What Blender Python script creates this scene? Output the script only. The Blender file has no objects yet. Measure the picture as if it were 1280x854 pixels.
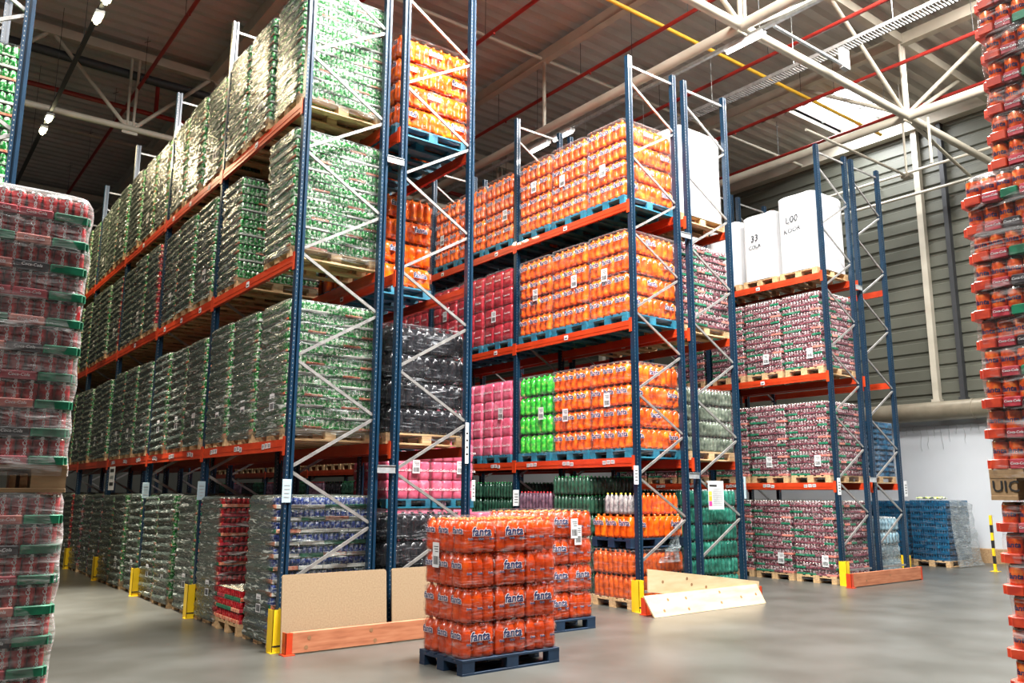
import bpy, math, random
from mathutils import Vector, Matrix, noise
R = random.Random(7)
PI = math.pi
scn = bpy.context.scene
COL = scn.collection

# ------------------------------------------------------------------ materials
MATS = {}
def newmat(name):
    m = bpy.data.materials.new(name); m.use_nodes = True
    nt = m.node_tree; nt.nodes.clear()
    out = nt.nodes.new('ShaderNodeOutputMaterial')
    MATS[name] = m
    return m, nt, out
def N(nt, t, **kw):
    n = nt.nodes.new(t)
    for k, v in kw.items():
        if k.startswith('_'): n.inputs[k[1:].replace('_', ' ')].default_value = v
        else: setattr(n, k, v)
    return n
def ramp(nt, src, stops):
    r = nt.nodes.new('ShaderNodeValToRGB')
    e = r.color_ramp.elements
    while len(e) < len(stops): e.new(0.5)
    for i, (p, c) in enumerate(stops):
        e[i].position = p; e[i].color = (c[0], c[1], c[2], 1)
    nt.links.new(src, r.inputs[0])
    return r.outputs[0]
def coords(nt, scale=(1, 1, 1), kind='Object', offset_random=False):
    tc = nt.nodes.new('ShaderNodeTexCoord'); mp = nt.nodes.new('ShaderNodeMapping')
    mp.inputs['Scale'].default_value = scale
    nt.links.new(tc.outputs[kind], mp.inputs['Vector'])
    if offset_random:
        oi = nt.nodes.new('ShaderNodeObjectInfo')
        mul = N(nt, 'ShaderNodeMath', operation='MULTIPLY'); mul.inputs[1].default_value = 37.0
        nt.links.new(oi.outputs['Random'], mul.inputs[0]); nt.links.new(mul.outputs[0], mp.inputs['Location'])
    return mp.outputs[0]
def mat(name, stops, scale=8.0, rough=0.5, metal=0.0, stretch=(1, 1, 1), detail=3.0, bump=0.0, coat=0.0, kind='Object', rnd=False, spec=0.5, bscale=None):
    """principled surface whose colour runs through stops by noise"""
    m, nt, out = newmat(name)
    b = nt.nodes.new('ShaderNodeBsdfPrincipled')
    b.inputs['Roughness'].default_value = rough; b.inputs['Metallic'].default_value = metal
    b.inputs['Coat Weight'].default_value = coat; b.inputs['Specular IOR Level'].default_value = spec
    v = coords(nt, stretch, kind, rnd)
    nz = N(nt, 'ShaderNodeTexNoise'); nz.inputs['Scale'].default_value = scale; nz.inputs['Detail'].default_value = detail
    nt.links.new(v, nz.inputs['Vector'])
    if isinstance(stops[0], (int, float)): stops = [(0.3, tuple(c * .85 for c in stops)), (0.7, stops)]
    nt.links.new(ramp(nt, nz.outputs['Fac'], stops), b.inputs['Base Color'])
    if bump:
        n2 = nz
        if bscale:
            n2 = N(nt, 'ShaderNodeTexNoise'); n2.inputs['Scale'].default_value = bscale; nt.links.new(v, n2.inputs['Vector'])
        bp = nt.nodes.new('ShaderNodeBump'); bp.inputs['Strength'].default_value = bump; bp.inputs['Distance'].default_value = .01
        nt.links.new(n2.outputs['Fac'], bp.inputs['Height']); nt.links.new(bp.outputs[0], b.inputs['Normal'])
    nt.links.new(b.outputs[0], out.inputs[0])
    return m
def emit(name, col, s):
    m, nt, out = newmat(name)
    e = nt.nodes.new('ShaderNodeEmission'); e.inputs[0].default_value = (*col, 1); e.inputs[1].default_value = s
    nt.links.new(e.outputs[0], out.inputs[0]); return m
def film(name, base, k, col=(.8, .83, .8), rough=.22, streak=.35, bump=.6, power=2.5, hi=None):
    """stretch film: mostly clear, whiter where it is seen edge-on and along painted highlight streaks"""
    m, nt, out = newmat(name)
    tr = nt.nodes.new('ShaderNodeBsdfTransparent')
    pr = nt.nodes.new('ShaderNodeBsdfPrincipled')
    pr.inputs['Base Color'].default_value = (*col, 1); pr.inputs['Roughness'].default_value = rough
    pr.inputs['Specular IOR Level'].default_value = .8
    lw = nt.nodes.new('ShaderNodeLayerWeight'); lw.inputs[0].default_value = .5
    pw = N(nt, 'ShaderNodeMath', operation='POWER'); nt.links.new(lw.outputs['Facing'], pw.inputs[0]); pw.inputs[1].default_value = power
    mu = N(nt, 'ShaderNodeMath', operation='MULTIPLY_ADD'); nt.links.new(pw.outputs[0], mu.inputs[0]); mu.inputs[1].default_value = k; mu.inputs[2].default_value = base
    v = coords(nt, (1.3, 1.3, 9), 'Object', True)
    nz = N(nt, 'ShaderNodeTexNoise'); nz.inputs['Scale'].default_value = 3.2; nz.inputs['Detail'].default_value = 5; nz.inputs['Distortion'].default_value = 1.2
    nt.links.new(v, nz.inputs['Vector'])
    mr = nt.nodes.new('ShaderNodeMapRange'); mr.inputs[1].default_value = .52; mr.inputs[2].default_value = .74; mr.inputs[4].default_value = streak
    nt.links.new(nz.outputs['Fac'], mr.inputs[0])
    ad = N(nt, 'ShaderNodeMath', operation='ADD', use_clamp=True); nt.links.new(mu.outputs[0], ad.inputs[0]); nt.links.new(mr.outputs[0], ad.inputs[1])
    bp = nt.nodes.new('ShaderNodeBump'); bp.inputs['Strength'].default_value = bump; bp.inputs['Distance'].default_value = .03
    nt.links.new(nz.outputs['Fac'], bp.inputs['Height']); nt.links.new(bp.outputs[0], pr.inputs['Normal'])
    cm = nt.nodes.new('ShaderNodeMix'); cm.data_type = 'RGBA'
    sm = nt.nodes.new('ShaderNodeMapRange'); sm.inputs[1].default_value = .55; sm.inputs[2].default_value = .75
    nt.links.new(nz.outputs['Fac'], sm.inputs[0]); nt.links.new(sm.outputs[0], cm.inputs[0])
    cm.inputs[6].default_value = (*col, 1); cm.inputs[7].default_value = (*[max(c, .5) for c in (hi or col)], 1)  # paler tone paints highlight streaks into the film colour
    nt.links.new(cm.outputs[2], pr.inputs['Base Color'])
    mx = nt.nodes.new('ShaderNodeMixShader')
    nt.links.new(ad.outputs[0], mx.inputs[0]); nt.links.new(tr.outputs[0], mx.inputs[1]); nt.links.new(pr.outputs[0], mx.inputs[2])
    nt.links.new(mx.outputs[0], out.inputs[0]); return m

mat('concrete', [(.25, (.048, .046, .038)), (.5, (.074, .073, .064)), (.75, (.102, .102, .093))], scale=1.1, rough=.33, detail=9, bump=.03, kind='Object', spec=.4)
mat('deck', [(.3, (.36, .335, .30)), (.7, (.50, .47, .43))], scale=.6, rough=.55, metal=.0, detail=4)
mat('wall_sheet', [(.3, (.080, .082, .062)), (.7, (.115, .117, .092))], scale=.5, rough=.5)
mat('wall_white', [(.3, (.52, .55, .58)), (.7, (.60, .63, .66))], scale=.7, rough=.5)
mat('truss', [(.3, (.42, .38, .30)), (.7, (.52, .48, .39))], scale=2, rough=.45)
mat('galv', [(.3, (.42, .45, .46)), (.7, (.62, .65, .66))], scale=12, rough=.35, metal=.6)
mat('pipe_red', (.30, .018, .012), rough=.4)
mat('pipe_yellow', (.75, .42, .03), rough=.4)
mat('pipe_dark', (.03, .032, .035), rough=.5)
mat('duct', [(.3, (.20, .17, .12)), (.7, (.30, .26, .19))], scale=3, rough=.4, metal=.3)
mat('post_blue', [(.3, (.0015, .018, .042)), (.7, (.003, .028, .062))], scale=5, rough=.35, coat=.3)
mat('hole', (.015, .02, .03), rough=.7)
mat('brace', [(.3, (.22, .21, .20)), (.7, (.36, .35, .33))], scale=9, rough=.45, metal=.5)
mat('beam_red', [(.3, (.46, .035, .008)), (.7, (.56, .055, .012))], scale=4, rough=.38, coat=.2)
mat('guard_yellow', [(.3, (.78, .50, .01)), (.7, (.85, .58, .02))], scale=5, rough=.4)
mat('black', (.012, .012, .014), rough=.5)
mat('wood', [(.25, (.36, .22, .10)), (.55, (.58, .38, .19)), (.8, (.70, .50, .28))], scale=5, stretch=(1, 6, 6), rough=.7, detail=5, rnd=True)
mat('wood_dark', [(.25, (.24, .14, .065)), (.6, (.38, .24, .12)), (.8, (.46, .31, .16))], scale=5, stretch=(1, 6, 6), rough=.75, detail=5)
mat('kerb_wood', [(.2, (.24, .065, .028)), (.5, (.42, .15, .07)), (.8, (.52, .23, .12))], scale=3, stretch=(1, 6, 9), rough=.6, detail=6)
mat('plywood', [(.2, (.48, .33, .17)), (.5, (.62, .47, .28)), (.8, (.70, .57, .37))], scale=2.2, stretch=(1, 4, 5), rough=.6, detail=6)
mat('knot', (.28, .14, .06), rough=.7)
mat('chipboard', [(.3, (.27, .18, .10)), (.7, (.34, .24, .14))], scale=60, rough=.8, detail=8)
mat('pallet_blue', [(.3, (.004, .05, .12)), (.7, (.010, .10, .20))], scale=6, rough=.55, rnd=True)
mat('pallet_navy', [(.3, (.003, .014, .036)), (.7, (.006, .028, .065))], scale=6, rough=.55)
mat('pallet_teal', [(.3, (.006, .09, .16)), (.7, (.018, .20, .29))], scale=6, rough=.55, rnd=True)
mat('paper', (.70, .71, .71), rough=.6)
mat('ink', (.02, .02, .02), rough=.6)
mat('sign_blue', (.42, .55, .60), rough=.45)
mat('magenta', (.6, .05, .25), rough=.5)
mat('cap_orange', (.85, .16, .01), rough=.3)
mat('cap_white', (.82, .82, .78), rough=.3)
mat('cap_yellow', (.80, .72, .08), rough=.3)
mat('cap_red', (.6, .01, .02), rough=.3)
mat('cap_green', (.02, .35, .08), rough=.3)
mat('cap_dark', (.02, .02, .02), rough=.3)
mat('can_top', (.42, .40, .33), rough=.25, metal=.9)
mat('navy', (.012, .02, .10), rough=.4)
mat('white_print', (.85, .85, .85), rough=.4)
O = dict(rough=.22, coat=.4, rnd=True)
mat('orange', [(.25, (.45, .040, .002)), (.5, (.78, .10, .004)), (.75, (.93, .24, .008))], scale=9, **O)
mat('orange_deep', [(.25, (.34, .022, .002)), (.5, (.60, .055, .003)), (.75, (.80, .12, .006))], scale=9, **O)
mat('amber', [(.3, (.30, .035, .004)), (.7, (.70, .12, .012))], scale=14, **O)
mat('greenb', [(.3, (.01, .20, .01)), (.5, (.02, .42, .03)), (.62, (.10, .55, .05)), (.75, (.50, .50, .15))], scale=16, **O)
mat('redb', [(.3, (.22, .008, .015)), (.6, (.42, .015, .03)), (.8, (.55, .06, .08))], scale=9, **O)
mat('pinkb', [(.3, (.62, .06, .13)), (.6, (.78, .16, .26)), (.8, (.88, .42, .50))], scale=7, **O)
mat('blackb', [(.3, (.008, .008, .010)), (.7, (.03, .028, .032))], scale=12, **O)
mat('darkgreen', [(.3, (.008, .03, .02)), (.7, (.03, .10, .06))], scale=14, **O)
mat('glassgreen', [(.3, (.01, .08, .06)), (.6, (.03, .20, .14)), (.8, (.10, .34, .26))], scale=14, **O)
mat('greyglass', [(.3, (.05, .07, .05)), (.6, (.16, .19, .14)), (.8, (.34, .36, .28))], scale=14, **O)
mat('purpleb', [(.3, (.05, .03, .05)), (.7, (.22, .12, .16))], scale=16, **O)
mat('blueb', [(.3, (.001, .035, .09)), (.6, (.003, .085, .18)), (.8, (.01, .18, .32))], scale=12, **O)
mat('paleblue', [(.3, (.10, .20, .26)), (.7, (.34, .48, .54))], scale=12, **O)
CN = dict(rough=.28, metal=.25, rnd=True, scale=34, detail=2)
mat('can_green', [(.36, (.004, .17, .02)), (.50, (.03, .42, .07)), (.58, (.70, .80, .62))], **CN)
mat('can_blue', [(.38, (.01, .03, .22)), (.5, (.03, .08, .42)), (.62, (.50, .55, .70))], **CN)
mat('can_red', [(.38, (.25, .005, .01)), (.55, (.55, .012, .02)), (.68, (.62, .10, .09))], **CN)
mat('can_orange', [(.38, (.62, .06, .006)), (.55, (.88, .13, .012)), (.68, (.92, .26, .05))], **CN)
mat('can_cola', [(.38, (.02, .010, .013)), (.47, (.21, .020, .030)), (.56, (.50, .42, .43))], **CN)
T = dict(rough=.45, rnd=True, scale=20, detail=2)
mat('tray_orange', [(.4, (.60, .13, .06)), (.6, (.78, .38, .24))], **T)
mat('tray_white', [(.4, (.62, .62, .56)), (.6, (.80, .78, .72))], **T)
mat('tray_green', [(.4, (.0, .10, .045)), (.6, (.005, .19, .09))], **T)
mat('tray_red', [(.4, (.30, .015, .03)), (.6, (.48, .05, .07))], **T)
mat('tray_pink', [(.4, (.45, .12, .10)), (.6, (.62, .22, .16))], **T)
mat('tray_black', (.03, .025, .03), rough=.4)
mat('tray_cola', [(.4, (.07, .012, .022)), (.6, (.22, .06, .08))], **T)
mat('bag_white', [(.3, (.60, .61, .62)), (.7, (.68, .68, .68))], scale=3, rough=.35, bump=.3, bscale=6, stretch=(1, 1, .4))
mat('vest', [(.4, (.55, .75, .05)), (.6, (.85, .88, .55))], scale=9, rough=.6)
film('film_clear', .0, .16, col=(.42, .38, .36), hi=(.8, .8, .8), streak=.20, power=3, rough=.10)
film('film_haze', .10, .5, col=(.80, .78, .76), streak=.40, power=2.5, rough=.15)
film('film_light', .01, .18, col=(.8, .8, .8), streak=.12, power=3)
film('film_grey', .12, 1.5, col=(.066, .084, .072), hi=(.70, .74, .68), streak=.38, rough=.17, power=1.5, bump=1.0)
film('film_dark', .05, .5, col=(.10, .11, .12), hi=(.6, .62, .65), streak=.45, rough=.10, bump=1.0)
film('film_pale', .30, .9, col=(.30, .35, .36), hi=(.6, .65, .66), streak=.4)
emit('sky_panel', (.93, .96, 1.0), 5.0)
emit('lamp_warm', (1.0, .90, .55), 30.0)
emit('lamp_white', (1.0, .97, .92), 10.0)

# ------------------------------------------------------------------ mesh building
class MB:
    def __init__(s): s.v = []; s.f = []; s.m = []; s.sm = []; s.mats = []
    def mi(s, name):
        if name not in s.mats: s.mats.append(name)
        return s.mats.index(name)
    def add(s, vs, fs, m, smooth=False):
        o = len(s.v); i = s.mi(m)
        s.v += [tuple(p) for p in vs]
        for f in fs: s.f.append(tuple(a + o for a in f)); s.m.append(i); s.sm.append(smooth)
    def box(s, a, b, m, skip=()):
        x0, y0, z0 = a; x1, y1, z1 = b
        v = [(x0, y0, z0), (x1, y0, z0), (x1, y1, z0), (x0, y1, z0), (x0, y0, z1), (x1, y0, z1), (x1, y1, z1), (x0, y1, z1)]
        s.add(v, [(0, 3, 2, 1), (4, 5, 6, 7), (0, 1, 5, 4), (1, 2, 6, 5), (2, 3, 7, 6), (3, 0, 4, 7)], m)
    def bevbox(s, a, b, m, c=.006):
        """box with chamfered vertical and top edges"""
        x0, y0, z0 = a; x1, y1, z1 = b
        def ring(z, i):
            return [(x0 + i + c, y0 + i, z), (x1 - i - c, y0 + i, z), (x1 - i, y0 + i + c, z), (x1 - i, y1 - i - c, z), (x1 - i - c, y1 - i, z), (x0 + i + c, y1 - i, z), (x0 + i, y1 - i - c, z), (x0 + i, y0 + i + c, z)]
        rs = [ring(z0, 0), ring(z1 - c, 0), ring(z1, c)]
        v = [p for r in rs for p in r]; f = []
        for k in range(2):
            for j in range(8): f.append((k * 8 + j, k * 8 + (j + 1) % 8, k * 8 + 8 + (j + 1) % 8, k * 8 + 8 + j))
        f.append(tuple(range(16, 24))); f.append(tuple(reversed(range(8))))
        s.add(v, f, m)
    def tube(s, p, q, r, m, seg=8, caps=True, r2=None):
        p = Vector(p); q = Vector(q); d = (q - p).normalized(); r2 = r if r2 is None else r2
        a = Vector((0, 0, 1)) if abs(d.z) < .9 else Vector((1, 0, 0))
        u = d.cross(a).normalized(); w = d.cross(u)
        v = []
        for c, rr in ((p, r), (q, r2)):
            for i in range(seg):
                t = 2 * PI * i / seg; v.append(c + u * math.cos(t) * rr + w * math.sin(t) * rr)
        f = [(i, (i + 1) % seg, seg + (i + 1) % seg, seg + i) for i in range(seg)]
        s.add(v, f, m, True)
        if caps: s.add(v, [tuple(reversed(range(seg))), tuple(range(seg, 2 * seg))], m)
    def bar(s, p, q, w, h, m):
        """rectangular bar from p to q: w across, h along the up-ish side"""
        p = Vector(p); q = Vector(q); d = (q - p).normalized()
        a = Vector((0, 0, 1)) if abs(d.z) < .95 else Vector((0, 1, 0))
        u = d.cross(a).normalized() * w / 2; t = u.cross(d).normalized() * h / 2
        v = [c + x * u + y * t for c in (p, q) for x, y in ((-1, -1), (1, -1), (1, 1), (-1, 1))]
        s.add(v, [(0, 3, 2, 1), (4, 5, 6, 7), (0, 1, 5, 4), (1, 2, 6, 5), (2, 3, 7, 6), (3, 0, 4, 7)], m)
    def lathe(s, c, prof, seg=12, hscale=1.0):
        """prof: list of (r, z, material); faces between row i-1 and i take the material of i"""
        cx, cy, cz = c
        cs = [(math.cos(2 * PI * i / seg), math.sin(2 * PI * i / seg)) for i in range(seg)]
        o = len(s.v)
        for r, z, _ in prof:
            for a, b in cs: s.v.append((cx + a * r, cy + b * r, cz + z))
        for k in range(1, len(prof)):
            mi = s.mi(prof[k][2])
            for i in range(seg):
                j = (i + 1) % seg
                s.f.append((o + (k - 1) * seg + i, o + (k - 1) * seg + j, o + k * seg + j, o + k * seg + i)); s.m.append(mi); s.sm.append(True)
        s.f.append(tuple(o + (len(prof) - 1) * seg + i for i in range(seg))); s.m.append(s.mi(prof[-1][2])); s.sm.append(False)
    def quad(s, a, b, c, d, m): s.add([a, b, c, d], [(0, 1, 2, 3)], m)
    def merge(s, other, M=None, z=0):
        o = len(s.v)
        s.v += [(p[0], p[1], p[2] + z) for p in other.v] if M is None else [tuple(M @ Vector(p)) for p in other.v]
        idx = [s.mi(n) for n in other.mats]
        s.f += [tuple(a + o for a in f) for f in other.f]; s.m += [idx[i] for i in other.m]; s.sm += other.sm
    def mesh(s, name):
        me = bpy.data.meshes.new(name); me.from_pydata(s.v, [], s.f)
        for n in s.mats: me.materials.append(MATS[n])
        me.polygons.foreach_set('material_index', s.m); me.polygons.foreach_set('use_smooth', s.sm)
        me.update(); return me
def obj(name, me, parent=None, loc=(0, 0, 0), rot=(0, 0, 0)):
    if isinstance(me, MB): me = me.mesh(name)
    o = bpy.data.objects.new(name, me); COL.objects.link(o)
    if parent is not None: o.parent = parent
    o.location = loc; o.rotation_euler = rot
    return o
def tag(o, label, cat, group=None):
    o['label'] = label; o['category'] = cat
    if group: o['group'] = group
    return o
def thing(name, loc, label, cat, group=None, rotz=0):
    o = bpy.data.objects.new(name, None); COL.objects.link(o)
    o.location = loc; o.rotation_euler = (0, 0, rotz); o.empty_display_size = .1
    return tag(o, label, cat, group)
def struct(name, mb):
    o = obj(name, mb); o['kind'] = 'structure'; return o

# ------------------------------------------------------------------ lettering
TXT = {}
def text_mb(s, size, m, extr=.0008, offset=0.0, shear=0.0):
    k = (s, size, m, offset, shear)
    if k in TXT: return TXT[k]
    cu = bpy.data.curves.new('t', 'FONT'); cu.body = s; cu.size = size; cu.extrude = extr; cu.offset = offset; cu.shear = shear
    cu.align_x = 'CENTER'; cu.align_y = 'CENTER'; cu.resolution_u = 2
    to = bpy.data.objects.new('t', cu); COL.objects.link(to)
    me = bpy.data.meshes.new_from_object(to)
    mb = MB(); mb.add([tuple(v.co) for v in me.vertices], [tuple(p.vertices) for p in me.polygons], m)
    bpy.data.objects.remove(to); bpy.data.curves.remove(cu); bpy.data.meshes.remove(me)
    TXT[k] = mb; return mb
def facing(nx, ny, pos, roll=0.0):
    """matrix putting text (xy plane, +z normal) upright on a wall whose normal is (nx, ny)"""
    n = Vector((nx, ny, 0)).normalized(); up = Vector((0, 0, 1)); rt = up.cross(n)
    M = Matrix((rt, up, n)).transposed().to_4x4()
    return Matrix.Translation(pos) @ M @ Matrix.Rotation(roll, 4, 'Z')
def put_text(mb, s, size, m, nx, ny, pos, roll=0, outline=None, shear=0):
    if outline:
        mb.merge(text_mb(s, size, outline, .0006, size * .060, shear), facing(nx, ny, pos, roll))
        pos = Vector(pos) + Vector((nx, ny, 0)) * .0012
    mb.merge(text_mb(s, size, m, .0006, size * .022 if outline else size * .008, shear), facing(nx, ny, pos, roll))

# ------------------------------------------------------------------ goods
def bottle_prof(h, r, body, cap, neck=None):
    neck = neck or body
    return [(r * .55, 0, body), (r * .93, .012, body), (r, .045, body), (r * .90, h * .33, body), (r * .95, h * .42, body), (r, h * .52, body),
            (r * .98, h * .68, body), (r * .80, h * .80, body), (r * .42, h * .90, neck), (r * .28, h * .93, neck), (r * .30, h * .935, cap), (r * .29, h * .995, cap), (r * .2, h, cap)]
def perimeter(nx, ny, full=False, rows=1):
    return [(i, j) for i in range(nx) for j in range(ny) if full or i < rows or j < rows or i >= nx - rows or j >= ny - rows]
def lumpy(mb, w, d, z0, z1, m, amp=.0, n=4, inset=.02):
    mb.bevbox((-d / 2 + inset, -w / 2 + inset, z0), (d / 2 - inset, w / 2 - inset, z1), m, .01)
CACHE = {}
def bottle_layer(key, w, d, h, body, cap, nx=9, ny=6, full=False, seg=10, logo=None, variant=0, packs=(3, 3), core=None):
    k = ('bl', key, round(w, 3), round(d, 3), round(h, 3), full, variant, logo, seg)
    if k in CACHE: return CACHE[k]
    rr = random.Random(sum(map(ord, key)) + variant)
    mb = MB(); px = d / nx; py = w / ny; r = min(px, py) * .5
    prof0 = bottle_prof(h * .985, r * 1.03, body, cap)
    gx, gy = nx // packs[0], ny // packs[1]
    for i, j in perimeter(nx, ny, full):
        # bottles draw together inside their packs, so a seam shows between packs
        cx = -d / 2 + px * (i + .5) + ((nx // packs[0] - 1) / 2 - (i % gx)) * px * .035
        cy = -w / 2 + py * (j + .5) + ((ny // packs[1] - 1) / 2 - (j % gy)) * py * .035
        s = 1 + rr.uniform(-.012, .012)
        mb.lathe((cx + rr.uniform(-.003, .003), cy + rr.uniform(-.003, .003), 0), [(a * s, b, c) for a, b, c in prof0], seg)
    lumpy(mb, w, d, .008, h * .90, core or body, inset=r * .62)
    if logo:
        txt, col, outc, sz = logo
        for p in range(packs[1]):
            y = -w / 2 + w * (p + .5) / packs[1]
            for sgn in (-1, 1):
                put_text(mb, txt, sz, col, sgn, 0, (sgn * (d / 2 + .004), y, h * .64), 0, outc)
        for p in range(packs[0]):
            if (p + variant) % 2 == 0 or packs[0] < 3:
                x = -d / 2 + d * (p + .5) / packs[0]
                for sgn in (-1, 1):
                    put_text(mb, txt, sz, col, 0, sgn, (x, sgn * (w / 2 + .004), h * (.58)), 0, outc)
    CACHE[k] = mb; return mb
def pack_layer(key, w, d, h, m, packs=(4, 3), logo=None, variant=0):
    """packs in printed shrink film: rounded swelling blocks with bottle ribs"""
    k = ('pl', key, round(w, 3), round(d, 3), round(h, 3), variant, logo)
    if k in CACHE: return CACHE[k]
    mb = MB(); nx, ny = packs
    rr = random.Random(variant + 5)
    for i, j in perimeter(nx, ny, True):
        a, b = d / nx, w / ny; cx = -d / 2 + a * (i + .5); cy = -w / 2 + b * (j + .5)
        nb = 48; rows = [(0, .90), (.08, .98), (.3, 1.0), (.55, .99), (.78, 1.0), (.92, .96), (1.0, .84)]
        v = []; f = []
        for zf, sc in rows:
            for q in range(nb):
                t = 2 * PI * q / nb; c, s_ = math.cos(t), math.sin(t); e = .28
                x = math.copysign(abs(c) ** e, c) * a * .5; y = math.copysign(abs(s_) ** e, s_) * b * .5
                rip = 1 - .018 * (.5 - .5 * math.cos(6 * PI * x / a)) - .018 * (.5 - .5 * math.cos(6 * PI * y / b)) + rr.uniform(-.006, .006)
                v.append((cx + x * sc * rip * .985, cy + y * sc * rip * .985, zf * h * .99))
        for r_ in range(len(rows) - 1):
            for q in range(nb): f.append((r_ * nb + q, r_ * nb + (q + 1) % nb, (r_ + 1) * nb + (q + 1) % nb, (r_ + 1) * nb + q))
        f.append(tuple((len(rows) - 1) * nb + q for q in range(nb)))
        mb.add(v, f, m, True)
    if logo:
        txt, col, outc, sz = logo
        for p in range(ny):
            y = -w / 2 + w * (p + .5) / ny
            put_text(mb, txt, sz, col, -1, 0, (-d / 2 - .002, y, h * .5), 0, outc, .25)
        for p in range(nx):
            x = -d / 2 + d * (p + .5) / nx
            put_text(mb, txt, sz, col, 0, -1, (x, -w / 2 - .002, h * .5), 0, outc, .25)
    CACHE[k] = mb; return mb
def can_layer(key, w, d, h, can, trays, full=False, seg=10, variant=0, texts=None, pitch=.0625, packs=(3, 3), tray_h=.3, over=.006, fix=None):
    k = ('cl', key, round(w, 3), round(d, 3), round(h, 3), full, variant, seg)
    if k in CACHE: return CACHE[k]
    rr = random.Random(variant * 13 + 1)
    mb = MB(); nx = max(2, round(d / pitch)); ny = max(2, round(w / pitch)); px = d / nx; py = w / ny; r = min(px, py) * .495
    ch = h * .97
    prof = [(r * .8, 0, can), (r, .006, can), (r, ch * .90, can), (r * .86, ch * .985, 'can_top'), (r * .82, ch, 'can_top'), (r * .8, ch * .97, 'can_top')]
    for i, j in perimeter(nx, ny, full):
        mb.lathe((-d / 2 + px * (i + .5), -w / 2 + py * (j + .5), 0), prof, seg)
    mb.box((-d / 2 + r * 1.3, -w / 2 + r * 1.3, 0), (d / 2 - r * 1.3, w / 2 - r * 1.3, ch * .9), can)
    # cardboard trays round the foot of each pack
    tx, ty = packs; th = h * tray_h
    for p in range(ty):
        y0 = -w / 2 + w * p / ty; y1 = -w / 2 + w * (p + 1) / ty
        for sx, x0 in ((-1, -d / 2 - over), (1, d / 2 - .02)):
            m = trays[rr.randrange(len(trays))] if not fix else fix(sx, p, variant)
            mb.bevbox((x0, y0 + .003, .0), (x0 + .02 + over, y1 - .003, th), m, .004)
    for p in range(tx):
        x0 = -d / 2 + d * p / tx; x1 = -d / 2 + d * (p + 1) / tx
        for sy, y0 in ((-1, -w / 2 - over), (1, w / 2 - .02)):
            m = trays[rr.randrange(len(trays))] if not fix else fix(10 * sy, p, variant)
            mb.bevbox((x0 + .003, y0, .0), (x1 - .003, y0 + .02 + over, th), m, .004)
    if texts:
        s1, c1, s2, c2 = texts
        big = pitch > .07 or True
        if s1:      # word running up each can of the faces
            base = text_mb(s1, .022 if len(s1) > 6 else .030, c1, .0004, .0006, .2)
            def wrap(nxv, nyv, cx, cy, roll):
                M = Matrix.Rotation(roll, 4, 'Z')
                mm = MB(); vs = []
                for p in base.v:
                    q = M @ Vector(p); a = q.x / r; rad = r + .0006 + q.z
                    vs.append((rad * math.sin(a), q.y, rad * math.cos(a)))
                mm.v = vs; mm.f = base.f; mm.m = base.m; mm.sm = base.sm; mm.mats = base.mats
                mb.merge(mm, facing(nxv, nyv, (cx, cy, ch * .60)))
            roll = PI / 2 if len(s1) > 6 else 0
            for i in range(nx): wrap(0, -1, -d / 2 + px * (i + .5), -w / 2 + py * .5, roll)
            for j in range(ny): wrap(-1, 0, -d / 2 + px * .5, -w / 2 + py * (j + .5), roll)
        if s2:
            skip = ('tray_green',)
            for p in range(tx):
                if not fix or fix(-10, p, variant) in ('tray_red', 'tray_black', 'tray_pink'): put_text(mb, s2, th * .52, c2, 0, -1, (-d / 2 + d * (p + .5) / tx, -w / 2 - over - .0012, th * .52), 0, None, .2)
            for p in range(ty):
                if not fix or fix(-1, p, variant) in ('tray_red', 'tray_black', 'tray_pink'): put_text(mb, s2, th * .37, c2, -1, 0, (-d / 2 - over - .0012, -w / 2 + w * (p + .5) / ty, th * .52), 0, None, .2)
    CACHE[k] = mb; return mb
def crate_layer(key, w, d, h, m, variant=0):
    """low plastic-film trays of small bottles, each with a lip"""
    k = ('cr', key, round(w, 3), round(d, 3), round(h, 3), variant)
    if k in CACHE: return CACHE[k]
    mb = MB(); nx, ny = 4, 3
    for i, j in perimeter(nx, ny, True):
        a, b = d / nx, w / ny; x0 = -d / 2 + a * i; y0 = -w / 2 + b * j
        mb.bevbox((x0 + .004, y0 + .004, 0), (x0 + a - .004, y0 + b - .004, h * .55), m, .006)
        for q in range(5):
            for (ex, ey) in ((x0 + a * (q + .5) / 5, y0 + b * .12), (x0 + a * (q + .5) / 5, y0 + b * .88), (x0 + a * .08, y0 + b * (q + .5) / 5), (x0 + a * .92, y0 + b * (q + .5) / 5)):
                mb.tube((ex, ey, h * .5), (ex, ey, h * .97), min(a, b) * .07, m, 6)
    CACHE[k] = mb; return mb
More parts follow.
